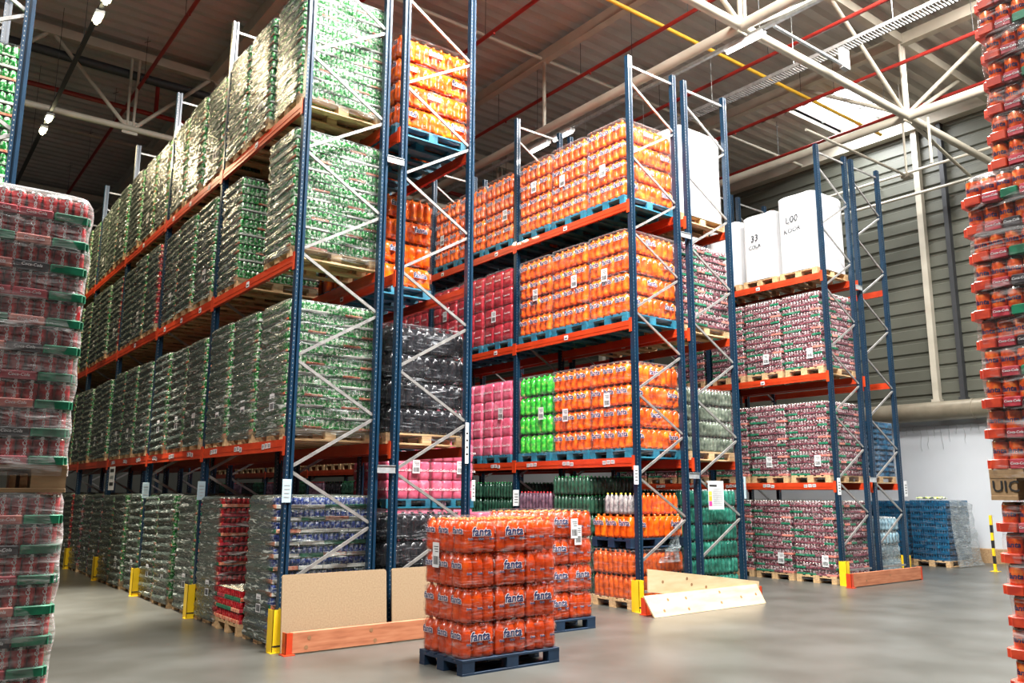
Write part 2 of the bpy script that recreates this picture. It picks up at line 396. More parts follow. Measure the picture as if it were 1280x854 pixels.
def pallet_mb(w, d, m, h=.135, txt=None):
    """EUR pallet: d long in x, w wide in y"""
    k = ('pal', round(w, 3), round(d, 3), m, round(h, 3), txt)
    if k in CACHE: return CACHE[k]
    mb = MB(); t = h * .15
    for j in range(5):
        bw = w * (.16 if j % 2 == 0 else .12); y = -w / 2 + (w - w * .16) * j / 4 + (w * .16 - bw) / 2
        mb.bevbox((-d / 2, y, h - t), (d / 2, y + bw, h), m, .002)
    for i in range(3):
        bw = d * .12; x = -d / 2 + (d - bw) * i / 2
        mb.box((x, -w / 2 + .001, h - 2 * t), (x + bw, w / 2 - .001, h - t - .0005), m)
        for j in range(3):
            bl = w * (.125 if j != 1 else .16); y = -w / 2 + (w - bl) * j / 2
            mb.box((x + .002, y + .001, t), (x + bw - .002, y + bl - .001, h - 2 * t), m)
    for j in range(3):
        bl = w * (.125 if j != 1 else .16); y = -w / 2 + (w - bl) * j / 2
        mb.bevbox((-d / 2, y, 0), (d / 2, y + bl, t), m, .002)
    if txt:
        for j in range(3):
            y = (-w / 2 + .06, 0, w / 2 - .06)[j]
            put_text(mb, txt, h * .5, 'ink', -1, 0, (-d / 2 - .0015, y, h * .42))
    CACHE[k] = mb; return mb
def wrap_mb(w, d, z0, z1, m, variant=0, wav=.010, top=True, taper=0.0):
    k = ('wr', round(w, 3), round(d, 3), round(z0, 3), round(z1, 3), m, variant, round(taper, 3), top)
    if k in CACHE: return CACHE[k]
    mb = MB(); nb = 72; nr = 72 if m == 'film_grey' else 40; v = []; f = []; off = variant * 17.3
    for r_ in range(nr + 1):
        zf = r_ / nr; z = z0 + (z1 - z0) * zf
        edge = 1 - .03 * max(0, (zf - .96) / .04) ** 2 - taper * zf
        for q in range(nb):
            t = 2 * PI * q / nb; c, s_ = math.cos(t), math.sin(t); e = .16
            x = math.copysign(abs(c) ** e, c) * d * .5; y = math.copysign(abs(s_) ** e, s_) * w * .5
            nn = noise.noise(Vector((x * 2.2 + off, y * 2.2, z * 7 + (x + y) * 1.5))) + (.8 if m == 'film_grey' else .35) * math.sin(z * 2 * PI / (.119 if m == 'film_grey' else .19) + 2 * (x + y) + off)
            k2 = 1 + nn * wav / .5
            v.append((x * edge * k2, y * edge * k2, z))
    for r_ in range(nr):
        for q in range(nb): f.append((r_ * nb + q, r_ * nb + (q + 1) % nb, (r_ + 1) * nb + (q + 1) % nb, (r_ + 1) * nb + q))
    if top:
        o = len(v)
        for sc, dz in ((.8, .006), (.4, .010)):
            for q in range(nb):
                x, y, z = v[nr * nb + q]; v.append((x * sc, y * sc, z1 + dz + noise.noise(Vector((x * 9 + off, y * 9, sc * 7))) * .008))
        for a in (0, 1):
            r0 = nr * nb if a == 0 else o
            for q in range(nb): f.append((r0 + q, r0 + (q + 1) % nb, o + a * nb + (q + 1) % nb, o + a * nb + q))
        f.append(tuple(o + nb + q for q in range(nb)))
    mb.add(v, f, m, True)
    CACHE[k] = mb; return mb
def label_mb(hh=.20, ww=.13):
    k = ('lab', hh, ww)
    if k in CACHE: return CACHE[k]
    mb = MB(); mb.box((-.001, -ww / 2, -hh / 2), (.001, ww / 2, hh / 2), 'paper')
    rr = random.Random(3); y = -ww * .4
    while y < ww * .38:
        t = rr.choice((.003, .005, .008)); mb.box((-.0022, y, -hh * .38), (-.001, y + t, -hh * .05), 'ink'); y += t + rr.choice((.004, .006))
    for q in range(3): mb.box((-.0022, -ww * .38, hh * (.12 + .1 * q)), (-.001, ww * (.1 + .1 * q), hh * (.15 + .1 * q)), 'ink')
    CACHE[k] = mb; return mb
MESHES = {}
def meshof(mb, name):
    if id(mb) not in MESHES: MESHES[id(mb)] = mb.mesh(name)
    return MESHES[id(mb)]

FAN = ('fanta', 'navy', 'white_print', .105)
FANS = ('fanta', 'navy', 'white_print', .075)
COKE = ('Coca-Cola', 'white_print', None, .055)
# kind -> words, pallet, film, builder(w,d,h,full,variant,near) , layers
def k_bottle(key, body, cap, logo=None, nx=9, ny=6, packs=(3, 3), core=None):
    return ('bottle_layer', lambda w, d, h, full, v, near: bottle_layer(key, w, d, h, body, cap, nx, ny, full, 12 if near else 8, logo, v, packs, core))
def k_pack(key, m, logo=None, packs=(4, 3)):
    return ('pack_layer', lambda w, d, h, full, v, near: pack_layer(key, w, d, h, m, packs, logo, v))
def k_can(key, can, trays, texts=None, **kw):
    return ('can_layer', lambda w, d, h, full, v, near: can_layer(key, w, d, h, can, trays, full, 12 if near else 7, v, texts, **kw))
KINDS = {
    'green_can': ('green soda cans', 12, k_can('g', 'can_green', ['tray_orange', 'tray_orange', 'tray_white', 'can_green'], tray_h=.2, packs=(5, 3))),
    'blue_can': ('blue soda cans', 11, k_can('b', 'can_blue', ['tray_orange', 'tray_white', 'tray_green'], packs=(4, 3))),
    'red_can': ('red soda cans', 12, k_can('r', 'can_red', ['tray_orange', 'tray_red', 'tray_green'])),
    'cola_can': ('red cola cans', 12, k_can('c', 'can_cola', ['tray_cola', 'tray_pink', 'tray_cola', 'tray_green'], packs=(6, 4))),
    'orange': ('orange soda bottles', 4, k_bottle('o', 'orange', 'cap_orange', FAN)),
    'amber': ('amber bottles', 2, k_bottle('am', 'amber', 'cap_orange', None, 12, 8, (4, 4))),
    'green': ('bright green soda bottles', 4, k_bottle('gb', 'greenb', 'cap_green', None)),
    'red': ('dark red soda packs', 4, k_pack('rp', 'redb', ('Coca-Cola', 'white_print', None, .04))),
    'pink': ('pink cola packs', 4, k_pack('pp', 'pinkb', ('Coca-Cola', 'white_print', None, .055))),
    'black': ('black cola bottles', 4, k_bottle('bb', 'blackb', 'cap_dark', None)),
    'darkgreen': ('dark green bottles', 6, k_bottle('dg', 'darkgreen', 'cap_green', None, 14, 10, (7, 5))),
    'glassgreen': ('green glass bottles', 6, k_bottle('gg', 'glassgreen', 'cap_white', None, 14, 10, (7, 5))),
    'greyglass': ('grey-green glass bottles', 4, k_bottle('gy', 'greyglass', 'cap_white', None, 14, 10, (7, 5))),
    'purple': ('dark purple bottles', 5, k_bottle('pu', 'purpleb', 'cap_red', None, 14, 10, (7, 5))),
    'blue': ('blue bottle trays', 10, ('tray_layer', lambda w, d, h, full, v, near: crate_layer('bl', w, d, h, 'blueb', v))),
    'paleblue': ('pale blue water bottles', 4, k_bottle('pb', 'paleblue', 'cap_white', None)),
}
ORD = ['nearest the end', 'second from the end', 'third from the end', 'fourth from the end', 'fifth from the end', 'sixth from the end', 'seventh from the end', 'eighth from the end', 'ninth from the end', 'tenth from the end', 'eleventh from the end', 'twelfth from the end', 'thirteenth from the end', 'fourteenth from the end', 'fifteenth from the end', 'sixteenth from the end', 'seventeenth from the end', 'eighteenth from the end', 'nineteenth from the end', 'twentieth from the end', 'twenty-first from the end']
CH = lambda v: 0
def load(kind, x, y, z, w, d, htot, label, group, pal='wood', wrap='film_light', near=True, layers=None, tag_at=None, full=True, jitter=.006, rot=0, pal_h=.135, pal_txt=None, wrapv=None, taper=0.0):
    """one pallet load: centre x,y; z = what it stands on; htot = height with pallet"""
    words, n, (part, build) = KINDS[kind]
    n = layers or n
    t = thing('pallet_load', (x, y, z), label, 'pallet load', group, rot)
    pw, pd = w * .97, d * .98
    if pal: obj('pallet', meshof(pallet_mb(pw, pd, pal, pal_h, pal_txt), 'pallet'), t)
    else: pal_h = .012
    H = htot - pal_h; h = H / n
    if near:
        for i in range(n):
            v = i % 3 if kind not in ('orange',) else i % 2
            mb = build(w * .975, d * .975, h, full and i == n - 1, v, True)
            obj(part, meshof(mb, part), t, (R.uniform(-jitter, jitter), R.uniform(-jitter, jitter), pal_h + i * h))
    else:
        k = ('tower', kind, round(w, 3), round(d, 3), round(H, 3), n)
        if k not in CACHE:
            mb = MB()
            for i in range(n): mb.merge(build(w * .975, d * .975, h, False, i % 3, False), None, i * h)
            CACHE[k] = mb
        obj(part.replace('layer', 'tiers'), meshof(CACHE[k], 'tiers'), t, (0, 0, pal_h))
    if wrap:
        v = R.randrange(3) if wrapv is None else wrapv
        obj('stretch_film', meshof(wrap_mb(w + .022, d + .022, .05 if pal else .01, htot + .006, wrap, v, taper=taper), 'film'), t)
    if tag_at:
        o = obj('shipping_label', meshof(label_mb(), 'label'), t, tag_at[0] if isinstance(tag_at[0], tuple) else tag_at, tag_at[1] if isinstance(tag_at[0], tuple) else (0, 0, 0))
    return t

# ------------------------------------------------------------------ room shell
WX = 21.3; CZ = 11.65; YE = 38.0
mb = MB(); mb.box((-9, -8, -.2), (WX + .4, YE + .3, 0), 'concrete'); struct('floor', mb)
# ceiling: trapezoid steel deck, ribs running in x, opening left for the rooflight
mb = MB(); per = .36; dep = .10
SKX0, SKX1, SKY0, SKY1 = 18.25, 20.75, 10.1, 11.8
def deck(x0, x1, y0, y1):
    pts = []; y = y0
    while y < y1 - 1e-6:
        for dy, z in ((0, CZ - dep), (.13, CZ - dep), (.17, CZ), (.29, CZ)): 
            if y + dy < y1: pts.append((y + dy, z))
        y += per
    pts.append((y1, CZ - dep))
    v = [(x, a, b) for a, b in pts for x in (x0, x1)]; f = [(2 * i, 2 * i + 1, 2 * i + 3, 2 * i + 2) for i in range(len(pts) - 1)]
    mb.add(v, f, 'deck')
deck(-9, SKX0, 1.5, YE); deck(SKX0, WX, 1.5, SKY0); deck(SKX0, WX, SKY1, YE); deck(SKX1, WX, SKY0, SKY1)
mb.box((-9, 1.5, CZ + .02), (SKX0, YE, CZ + .1), 'deck'); mb.box((SKX0, 1.5, CZ + .02), (WX, SKY0, CZ + .1), 'deck'); mb.box((SKX0, SKY1, CZ + .02), (WX, YE, CZ + .1), 'deck')
struct('ceiling', mb)
def rooflight(n, x0, x1, y0, y1, bars=True):
    mb = MB(); mb.box((x0 + .03, y0 + .03, CZ + .12), (x1 - .03, y1 - .03, CZ + .16), 'sky_panel')
    w = struct('window_%d' % n, mb)
    mb = MB(); c = .08
    for a, b in (((x0 - c, y0 - c, CZ - .08), (x1 + c, y0, CZ + .2)), ((x0 - c, y1, CZ - .08), (x1 + c, y1 + c, CZ + .2)), ((x0 - c, y0, CZ - .08), (x0, y1, CZ + .2)), ((x1, y0, CZ - .08), (x1 + c, y1, CZ + .2))):
        mb.box(a, b, 'truss')
    for q in (1 / 3, 2 / 3): mb.box((x0, y0 + (y1 - y0) * q - .015, CZ + .04), (x1, y0 + (y1 - y0) * q + .015, CZ + .08), 'galv')
    mb.box(((x0 + x1) / 2 + .3, y0, CZ + .04), ((x0 + x1) / 2 + .34, y1, CZ + .08), 'galv')
    obj('window_frame', mb, w)
rooflight(1, SKX0, SKX1, SKY0, SKY1)
# right wall: white panels below, horizontal sheeting above
mb = MB(); mb.box((WX, 1.5, 0), (WX + .3, YE, 3.75), 'wall_white')
pts = []; z = 3.75
while z < CZ:
    for dz, dx in ((0, 0), (.24, 0), (.27, .05), (.33, .05)): pts.append((WX - .05 + dx, z + dz))
    z += .365
pts.append((WX, CZ))
v = [(a, y, b) for a, b in pts for y in (1.5, YE)]; mb.add(v, [(2 * i, 2 * i + 2, 2 * i + 3, 2 * i + 1) for i in range(len(pts) - 1)], 'wall_sheet')
struct('wall_right', mb)
mb = MB(); mb.box((-9, YE, 0), (WX, YE + .3, CZ), 'wall_sheet'); struct('wall_back', mb)
mb = MB(); mb.bevbox((WX - .14, 1.5, 0), (WX - .005, YE, .33), 'wood_dark', .01); struct('baseboard_right', mb)
mb = MB(); mb.bar((WX - .2, 1.5, CZ - .3), (WX - .2, YE, CZ - .3), .28, .42, 'truss'); struct('trim_1', mb)
for n, (y, m, w_) in enumerate([(9.95, 'truss', .15), (9.30, 'pipe_dark', .11), (16.5, 'truss', .20), (22.1, 'truss', .20), (4.4, 'truss', .2)]):
    mb = MB(); mb.box((WX - .22, y - w_ / 2, 3.9), (WX - .055, y + w_ / 2, CZ - .05), m); mb.box((WX - .26, y - w_ / 2 - .03, 3.88), (WX - .05, y + w_ / 2 + .03, 3.95), m)
    struct('trim_%d' % (n + 2), mb)
tag(obj('wall_duct', (lambda b: (b.tube((WX - .30, 1.6, 3.64), (WX - .30, YE - .1, 3.64), .24, 'duct', 20), [b.tube((WX - .30, q, 3.64), (WX - .30, q + .05, 3.64), .255, 'duct', 20) for q in range(3, 36, 3)], b)[-1])(MB())),
    'long round brownish duct running along the right wall above the white panels', 'duct')
for zz, lab in ((9.88, 'upper thin pipe running along the grey sheeted right wall'), (9.25, 'lower thin pipe running along the grey sheeted right wall')):
    mb = MB(); mb.tube((WX - .62, 1.6, zz), (WX - .62, 30, zz), .04, 'truss', 8)
    for q in range(3, 30, 4): mb.box((WX - .62, q, zz - .02), (WX - .06, q + .03, zz + .02), 'truss')
    tag(obj('wall_pipe', mb), lab, 'pipe')
# drooping wires on the white wall
mb = MB(); rr = random.Random(11); prev = None
for q in range(24):
    y = 8.9 + q * .18; p = (WX - .02, y, 3.32 - .03 * (q % 2))
    if prev: mb.tube(prev, p, .004, 'galv', 5)
    prev = p; L = rr.uniform(.15, .62); a = p
    for s_ in range(5):
        b = (WX - .02, y + rr.uniform(-.025, .025), p[2] - L * (s_ + 1) / 5); mb.tube(a, b, .005, 'galv', 5); a = b
tag(obj('icicle_light_string', mb), 'string of unlit icicle lights drooping down the white wall', 'light string')

# ------------------------------------------------------------------ roof steel
def lattice_x(y, x0, x1, nodes, tops, label, zb=9.5, zt=11.25, rb=.085):
    t = thing('roof_truss', (x0, y, zb), label, 'truss')
    P = lambda x, z: (x - x0, 0, z - zb)
    mb = MB(); mb.tube(P(x0, zb), P(x1, zb), rb, 'truss', 12); obj('bottom_chord', mb, t)
    mb = MB(); mb.bar(P(x0, zt), P(x1, zt), .16, .20, 'truss'); obj('top_chord', mb, t)
    for n in nodes:
        for s_ in (-.06, .06):
            mb = MB(); mb.tube(P(n + s_, zb), P(n + s_ * 1.4, zt), .032, 'truss', 8); obj('web_post', mb, t)
        mb = MB(); mb.box((n - x0 - .16, -.014, -.13), (n - x0 + .16, .014, .17), 'truss'); obj('gusset', mb, t)
        for tp in tops:
            if abs(tp - n) < 3.2 and abs(tp - n) > .1 and x0 <= tp <= x1:
                mb = MB(); mb.tube(P(n + math.copysign(.1, tp - n), zb + .05), P(tp, zt), .045, 'truss', 8); obj('web_diagonal', mb, t)
def lattice_y(x, y0, y1, step, first, label, zb=9.5, zt=11.25):
    t = thing('roof_girder', (x, y0, zb), label, 'girder')
    P = lambda y, z: (0, y - y0, z - zb)
    mb = MB(); mb.tube(P(y0, zb), P(y1, zb), .095, 'truss', 12); obj('bottom_chord', mb, t)
    mb = MB(); mb.bar(P(y0, zt), P(y1, zt), .18, .24, 'truss'); obj('top_chord', mb, t)
    y = first
    while y < y1:
        if y > y0:
            mb = MB(); mb.tube(P(y, zb), P(y, zt), .042, 'truss', 8); obj('web_post', mb, t)
        y += step
    for a, b in ((7.94, 5.2), (7.94, 10.6)) if x > 15 else ():
        mb = MB(); mb.tube(P(a, zb + .05), P(b, zt), .045, 'truss', 8); obj('web_diagonal', mb, t)
lattice_x(7.94, -6, WX - .25, [0, 5.5, 11.07, 16.65], [2.7, 8.28, 13.86, 19.4], 'cream tubular roof truss crossing just above the rack ends, nearest the camera')
lattice_x(18.8, -6, WX - .25, [.3, 3.7, 7.1, 10.5, 13.9, 17.3], [-1.4, 2.0, 5.4, 8.8, 12.2, 15.6, 19], 'cream tubular roof truss spanning over the left aisle far from the camera', rb=.07)
lattice_x(29.6, -6, WX - .25, [.3, 3.7, 7.1, 10.5, 13.9, 17.3], [-1.4, 2.0, 5.4, 8.8, 12.2, 15.6, 19], 'farthest cream roof truss in the gloom beyond the second truss', rb=.07)
lattice_y(11.0, 1.6, 34, 5.28, 7.94, 'thick cream roof girder running lengthwise above the middle rack')
lattice_y(16.65, 1.6, 34, 5.28, 7.94, 'thick cream roof girder running lengthwise above the right rack, past the skylight')
mb = MB(); mb.bar((5.4, 1.6, 11.32), (5.4, 34, 11.32), .18, .3, 'truss'); tag(obj('roof_purlin', mb), 'lengthwise roof purlin above the long left rack', 'purlin')
for y, a, lab in ((13.22, 6.5, 'thin cream cross tie between the roof girders above the middle rack'), (24.0, -5, 'far thin cream cross tie under the roof beyond the middle truss')):
    mb = MB(); mb.tube((a, y, 11.2), (WX - .3, y, 11.2), .04, 'truss', 8); tag(obj('roof_tie', mb), lab, 'tie')
mb = MB(); mb.tube((16.9, 7.98, 9.45), (20.99, 8.6, 9.45), .04, 'truss', 8); mb.tube((16.6, 7.5, 8.3), (16.6, 7.5, 9.3), .03, 'truss', 8)
tag(obj('wall_brace_tube', mb), 'slim cream brace tube running from the roof node to the right wall', 'brace')
mb = MB(); mb.tube((18.6, 9.0, 9.0), (18.62, 9.0, 11.5), .028, 'truss', 8); mb.box((18.5, 8.9, 8.92), (18.72, 9.1, 9.02), 'truss'); mb.tube((14.5, 9.0, 8.98), (18.6, 9.0, 8.98), .03, 'truss', 8)
tag(obj('hanging_support', mb), 'slim hanging rod with a cross tube before the grey wall sheeting', 'support')
# pipes
names = ['beside the left aisle lamps', 'above the back of the left rack', 'above the near aisle before the middle rack', 'beside the thick girder over the middle rack', 'over the aisle before the right rack', 'over the right rack before the skylight', 'crossing just beyond the skylight edge']
for x, nm in zip((3.8, 6.2, 8.72, 11.27, 13.77, 16.2, 18.43), names):
    mb = MB(); mb.tube((x, 2, 10.5), (x, 33, 10.5), .042, 'pipe_red', 8)
    for q in range(3, 32, 3):
        mb.tube((x, q + .3, 10.54), (x, q + .3, CZ - .125), .006, 'pipe_dark', 5); mb.tube((x, q, 10.42), (x, q, 10.5), .022, 'pipe_red', 6)
        mb.bar((x - .06, q + .3, 11.36), (x + .06, q + .3, 11.44), .012, .012, 'pipe_dark')
    tag(obj('sprinkler_pipe', mb), 'thin dark red sprinkler pipe ' + nm, 'pipe')
mb = MB(); mb.tube((-6, 19.9, 10.45), (14, 19.9, 10.45), .06, 'pipe_red', 8); mb.tube((4.45, 19.9, 10.45), (4.45, 19.9, 11.3), .05, 'pipe_red', 8)
tag(obj('sprinkler_main', mb), 'thicker red sprinkler main crossing above the left aisle', 'pipe')
mb = MB(); mb.tube((-6, 18.95, 10.84), (9, 18.95, 10.84), .10, 'pipe_dark', 10); tag(obj('dark_pipe', mb), 'fat black pipe crossing above the left aisle by the red main', 'pipe')
mb = MB(); mb.tube((2, 10.0, 10.62), (19.5, 10.0, 10.62), .04, 'pipe_yellow', 8)
for q in range(4, 20, 3): mb.tube((q, 10, 10.64), (q, 10, CZ - .125), .006, 'pipe_dark', 5)
tag(obj('gas_pipe', mb), 'yellow gas pipe crossing under the roof', 'pipe')
# cable tray
mb = MB(); tx = 13.42
for s_ in (-.13, .13): mb.box((tx + s_ - .006, 2, 9.72), (tx + s_ + .006, 30, 9.79), 'brace')
y = 2.0
while y < 30: mb.box((tx - .13, y, 9.72), (tx + .13, y + .03, 9.732), 'brace'); y += .06
for q in range(2, 30, 2): mb.tube((tx, q + .5, 9.73), (tx, q + .5, CZ - .125), .006, 'galv', 5)
tag(obj('cable_tray', mb), 'slotted grey steel cable tray hung high between the girders', 'cable tray')
mb = MB(); mb.tube((11.26, 7.45, 9.36), (13.4, 7.45, 9.36), .03, 'galv', 8); mb.box((13.3, 7.4, 9.3), (13.5, 7.5, 9.7), 'galv')
tag(obj('ceiling_conduit', mb), 'short grey conduit below the near truss, ending under the cable tray', 'conduit')
# lamps
def lamp_rail(x, z, y0, y1, lamps, em, label_rail, labels, long=True):
    mb = MB(); mb.box((x - .035, y0, z), (x + .035, y1, z + .06), 'galv' if long else 'pipe_dark')
    y = y0 + 1.2
    while y < y1: mb.tube((x, y, z + .06), (x, y, CZ - .125), .006, 'pipe_dark', 5); y += 3
    tag(obj('lamp_rail', mb), label_rail, 'lamp rail')
    for (a, b), lb in zip(lamps, labels):
        t = thing('strip_lamp', (x, a, z - .1), lb, 'lamp', 'strip lamps under the roof')
        L = b - a
        mb = MB(); mb.bevbox((-.07, 0, .04), (.07, L, .098), 'paper', .006); obj('housing', mb, t)
        mb = MB(); mb.tube((0, .03, .02), (0, L - .03, .02), .035, em, 10); obj('tube_bulb', mb, t)
lamp_rail(11.2, 9.36, 6.5, 26, [(7.62, 8.42), (12.5, 13.15), (13.3, 13.95)], 'lamp_white', 'grey lamp rail running beside the thick girder over the middle rack',
          ['lit strip lamp below the near roof node', 'lit strip lamp over the middle rack, nearer of the pair', 'lit strip lamp over the middle rack, farther of the pair'])
lamp_rail(2.117, 9.3, 11, 32, [(13.1, 13.45), (13.8, 14.15), (18.5, 18.85), (19.25, 19.6)], 'lamp_warm', 'dark lamp rail hung high along the left aisle',
          ['glaring aisle lamp at the top edge on the left rail', 'glaring aisle lamp just behind the first one on the left rail', 'glaring aisle lamp below the far truss, upper of two', 'glaring aisle lamp below the far truss, lower of two'], False)

# ------------------------------------------------------------------ racks
BAY = 2.8; PW = .075; PD = .085
def post_mb(h):
    """blue C-section post with perforated flanges (punched holes in two columns on the aisle and end faces)"""
    k = ('post', round(h, 2))
    if k in CACHE: return CACHE[k]
    mb = MB(); w, d, t = PD, PW, .006
    mb.box((-w / 2, -d / 2, 0), (-w / 2 + t, d / 2, h), 'post_blue'); mb.box((w / 2 - t, -d / 2, 0), (w / 2, d / 2, h), 'post_blue')
    mb.box((-w / 2, -d / 2, 0), (-w / 2 + w * .36, -d / 2 + t, h), 'post_blue'); mb.box((w / 2 - w * .36, -d / 2, 0), (w / 2, -d / 2 + t, h), 'post_blue')
    mb.box((-w / 2, -d / 2 + .022, 0), (w / 2, -d / 2 + .022 + t, h), 'post_blue')
    z = .12
    while z < h - .04:
        for x in (-w / 2 + w * .18,):
            mb.box((x - .004, -d / 2 - .0008, z), (x + .004, -d / 2 + .001, z + .013), 'brace')
        for y in (-.015, .018):
            mb.box((-w / 2 - .0008, y, z), (-w / 2 + .001, y + .010, z + .024), 'hole')
        z += .05
    mb.box((-w / 2 - .03, -d / 2 - .02, 0), (w / 2 + .03, d / 2 + .02, .008), 'post_blue')
    CACHE[k] = mb; return mb
def rack(label, xf, y0, nb, depth, h, levels, group='pallet racks', startdir=1, n0=0, tags=True, rear_first=False):
    t = thing('pallet_rack', (xf, y0, 0), label, 'pallet rack', group)
    x1 = depth - PD
    nodes = [.63 + .605 * i for i in range(40) if .63 + .605 * i < h - .35]
    braces = {}
    for n in range(nb + 1):
        y = n * BAY
        pf = obj('upright_post', meshof(post_mb(h), 'post'), t, (PD / 2, y, 0))
        pr = obj('upright_post', meshof(post_mb(h), 'post'), t, (x1 + PD / 2, y, 0))
        a, b = PD - .004, x1 + .004
        for i, z in enumerate(nodes[:-1]):
            fr = (i % 2 == 0) == (startdir > 0)
            k = ('brace', round(x1, 3), fr)
            if k not in CACHE:
                mb = MB(); p, q = ((a, 0, .03), (b, 0, .575)) if fr else ((b, 0, .03), (a, 0, .575))
                o_ = Vector((-PD / 2, 0, 0)); mb.bar(Vector(p) + o_, Vector(q) + o_, .022, .034, 'brace')
                for e in (p, q): mb.tube(Vector(e) + o_ + Vector((0, -.02, 0)), Vector(e) + o_ + Vector((0, .02, 0)), .012, 'brace', 6)
                CACHE[k] = mb
            obj('diagonal_brace', meshof(CACHE[k], 'brace'), pf, (0, 0, z))
        for z in (h - .15, .25):
            k = ('hbrace', round(x1, 3))
            if k not in CACHE:
                mb = MB(); mb.bar((a - PD / 2, 0, 0), (b - PD / 2, 0, 0), .022, .034, 'brace'); CACHE[k] = mb
            obj('cross_brace', meshof(CACHE[k], 'hbrace'), pf, (0, 0, z))
    for z in levels:
        for n in range(nb):
            for side in (0, 1):
                k = ('beam', side)
                if k not in CACHE:
                    mb = MB(); L = BAY - PW; bh = .125
                    c0 = .0
                    mb.box((-.022, PW / 2 + .002, -bh), (.022, BAY - PW / 2 - .002, -bh + .004), 'beam_red'); mb.box((-.022, PW / 2 + .002, -.004), (.022, BAY - PW / 2 - .002, 0), 'beam_red')
                    for sx in (-.022, .018): mb.box((sx, PW / 2 + .002, -bh + .004), (sx + .004, BAY - PW / 2 - .002, -.004), 'beam_red')
                    for sx in (-.026,): mb.box((sx, PW / 2 + .002, -bh * .62), (sx + .004, BAY - PW / 2 - .002, -bh * .38), 'beam_red')
                    for ye, s_ in ((PW / 2, 1), (BAY - PW / 2, -1)):   # hook plates over the posts
                        mb.box((-.03, ye - .012 - (.03 if s_ > 0 else 0), -bh - .05), (-.022, ye + .012 + (.03 if s_ < 0 else 0), .03), 'beam_red')
                    CACHE[k] = mb
                bm = obj('beam', meshof(CACHE[k], 'beam'), t, (.015 if side == 0 else depth - .015, n * BAY, z), (0, 0, 0) if side == 0 else (0, 0, 0))
                if side == 0 and tags and n < 3:
                    for s3 in range(3):
                        if z == levels[0]:
                            k = ('loc', (n + s3) % 2)
                            if k not in CACHE:
                                mb = MB(); rr = random.Random(k[1])
                                for q in range(3):
                                    yy = q * .09 - .1; zz = rr.uniform(-.01, .01) - .06
                                    mb.box((-.030, yy, zz - .028), (-.0265, yy + .07, zz + .028), 'paper')
                                    for b_ in range(4): mb.box((-.0312, yy + .008 + b_ * .015, zz - .02), (-.030, yy + .014 + b_ * .015, zz + .02), 'ink')
                                CACHE[k] = mb
                            obj('location_label', meshof(CACHE[k], 'loc'), bm, (0, .5 + s3 * .9, 0))
                        elif s3 == 1 or (n + s3) % 2:
                            k = ('loc1',)
                            if k not in CACHE:
                                mb = MB(); mb.box((-.030, 0, -.1), (-.0265, .09, -.03), 'paper'); mb.box((-.0312, .015, -.085), (-.030, .075, -.065), 'ink'); CACHE[k] = mb
                            obj('location_label', meshof(CACHE[k], 'loc'), bm, (0, .5 + s3 * .9, 0))
    return t
XA, YA, DA = 3.525, 8.521, 1.013; XA2 = XA + DA + .267
XB, YB = 8.622, 8.323; XB2 = XB + DA + .267
XC, YC, DC = 13.924, 8.465, .99; XC2 = XC + DC + .257
LA = (2.158, 4.209, 6.059); LB = (2.10, 4.10, 5.92); LC = (1.80, 3.82, 5.743)
# posts are centred on the measured lines: shift the rack by half a post
def R0(x): return x - PD / 2
rackA = rack('long blue and orange pallet rack along the left aisle, front half', R0(XA), YA, 6, DA + PD, 8.40, LA)
rackA2 = rack('back half of the left pallet rack, behind its second post', R0(XA2), YA, 6, DA + PD, 8.60, LA, startdir=1)
rackB = rack('middle pallet rack, front half holding the orange bottles', R0(XB), YB, 7, DA + PD, 8.29, LB)
rackB2 = rack('back half of the middle pallet rack, holding the green bottles', R0(XB2), YB, 3, DA + PD, 8.29, LB)
rackC = rack('right pallet rack, front half with white bags on top', R0(XC), YC, 2, DC + PD, 8.32, LC)
rackC2 = rack('back half of the right pallet rack, with empty upper beams by the wall', R0(XC2), YC, 2, DC + PD, 8.32, LC)
rackZ = rack('pallet rack at the left picture edge, behind the red can stack', .71 - DA - PD / 2, YA, 2, DA + PD, 8.4, LA, tags=False)
# mirrored bracing on the back halves is the same zig-zag read from the far post
def spacer(par, x, z, w=.267):
    mb = MB(); mb.box((0, -.012, -.045), (w, -.006, .045), 'galv'); mb.box((0, -.02, -.045), (w, -.012, -.037), 'galv'); mb.box((0, -.02, .037), (w, -.012, .045), 'galv')
    obj('row_spacer', mb, par, (x, -PW / 2 - .01, z))
for par, dd in ((rackA, DA), (rackB, DA), (rackC, DC)):
    for z in (1.86, 5.6): spacer(par, dd + PD - .02, z, .267 - PD + .05)
def post_sign(par, x, y, z, m='sign_blue', w=.10, hh=.24, side=True):
    mb = MB(); mb.bevbox((-w / 2, -.008, 0), (w / 2, 0, hh), m, .002)
    for q in range(4): mb.box((-w * .3, -.0092, hh * (.2 + .17 * q)), (w * .3, -.008, hh * (.25 + .17 * q)), 'ink' if m == 'paper' else 'galv')
    obj('post_sign', mb, par, (x, y, z))
post_sign(rackA, .02, -PW / 2 - .004, 1.49)
for n in (1, 2): post_sign(rackA, .0, n * BAY - PW / 2 - .004, 1.49)
post_sign(rackA2, DA + .02, -PW / 2 - .004, 1.95, 'paper', .05, .5); post_sign(rackA2, DA + PD + .04, -PW / 2 - .004, 1.5, 'paper', .05, .25)
post_sign(rackB, -.03, -PW / 2 - .004, 1.72, 'paper', .09, .26); post_sign(rackB, .0, BAY - PW / 2 - .004, 1.38, 'paper', .12, .26)
post_sign(rackB2, DA + PD + .03, -PW / 2 - .004, 1.52, 'sign_blue', .05, .34)
post_sign(rackC, .02, -PW / 2 - .004, 1.58, 'paper', .10, .30); post_sign(rackC2, DC + PD + .06, -PW / 2 - .004, 1.55, 'paper', .11, .30)
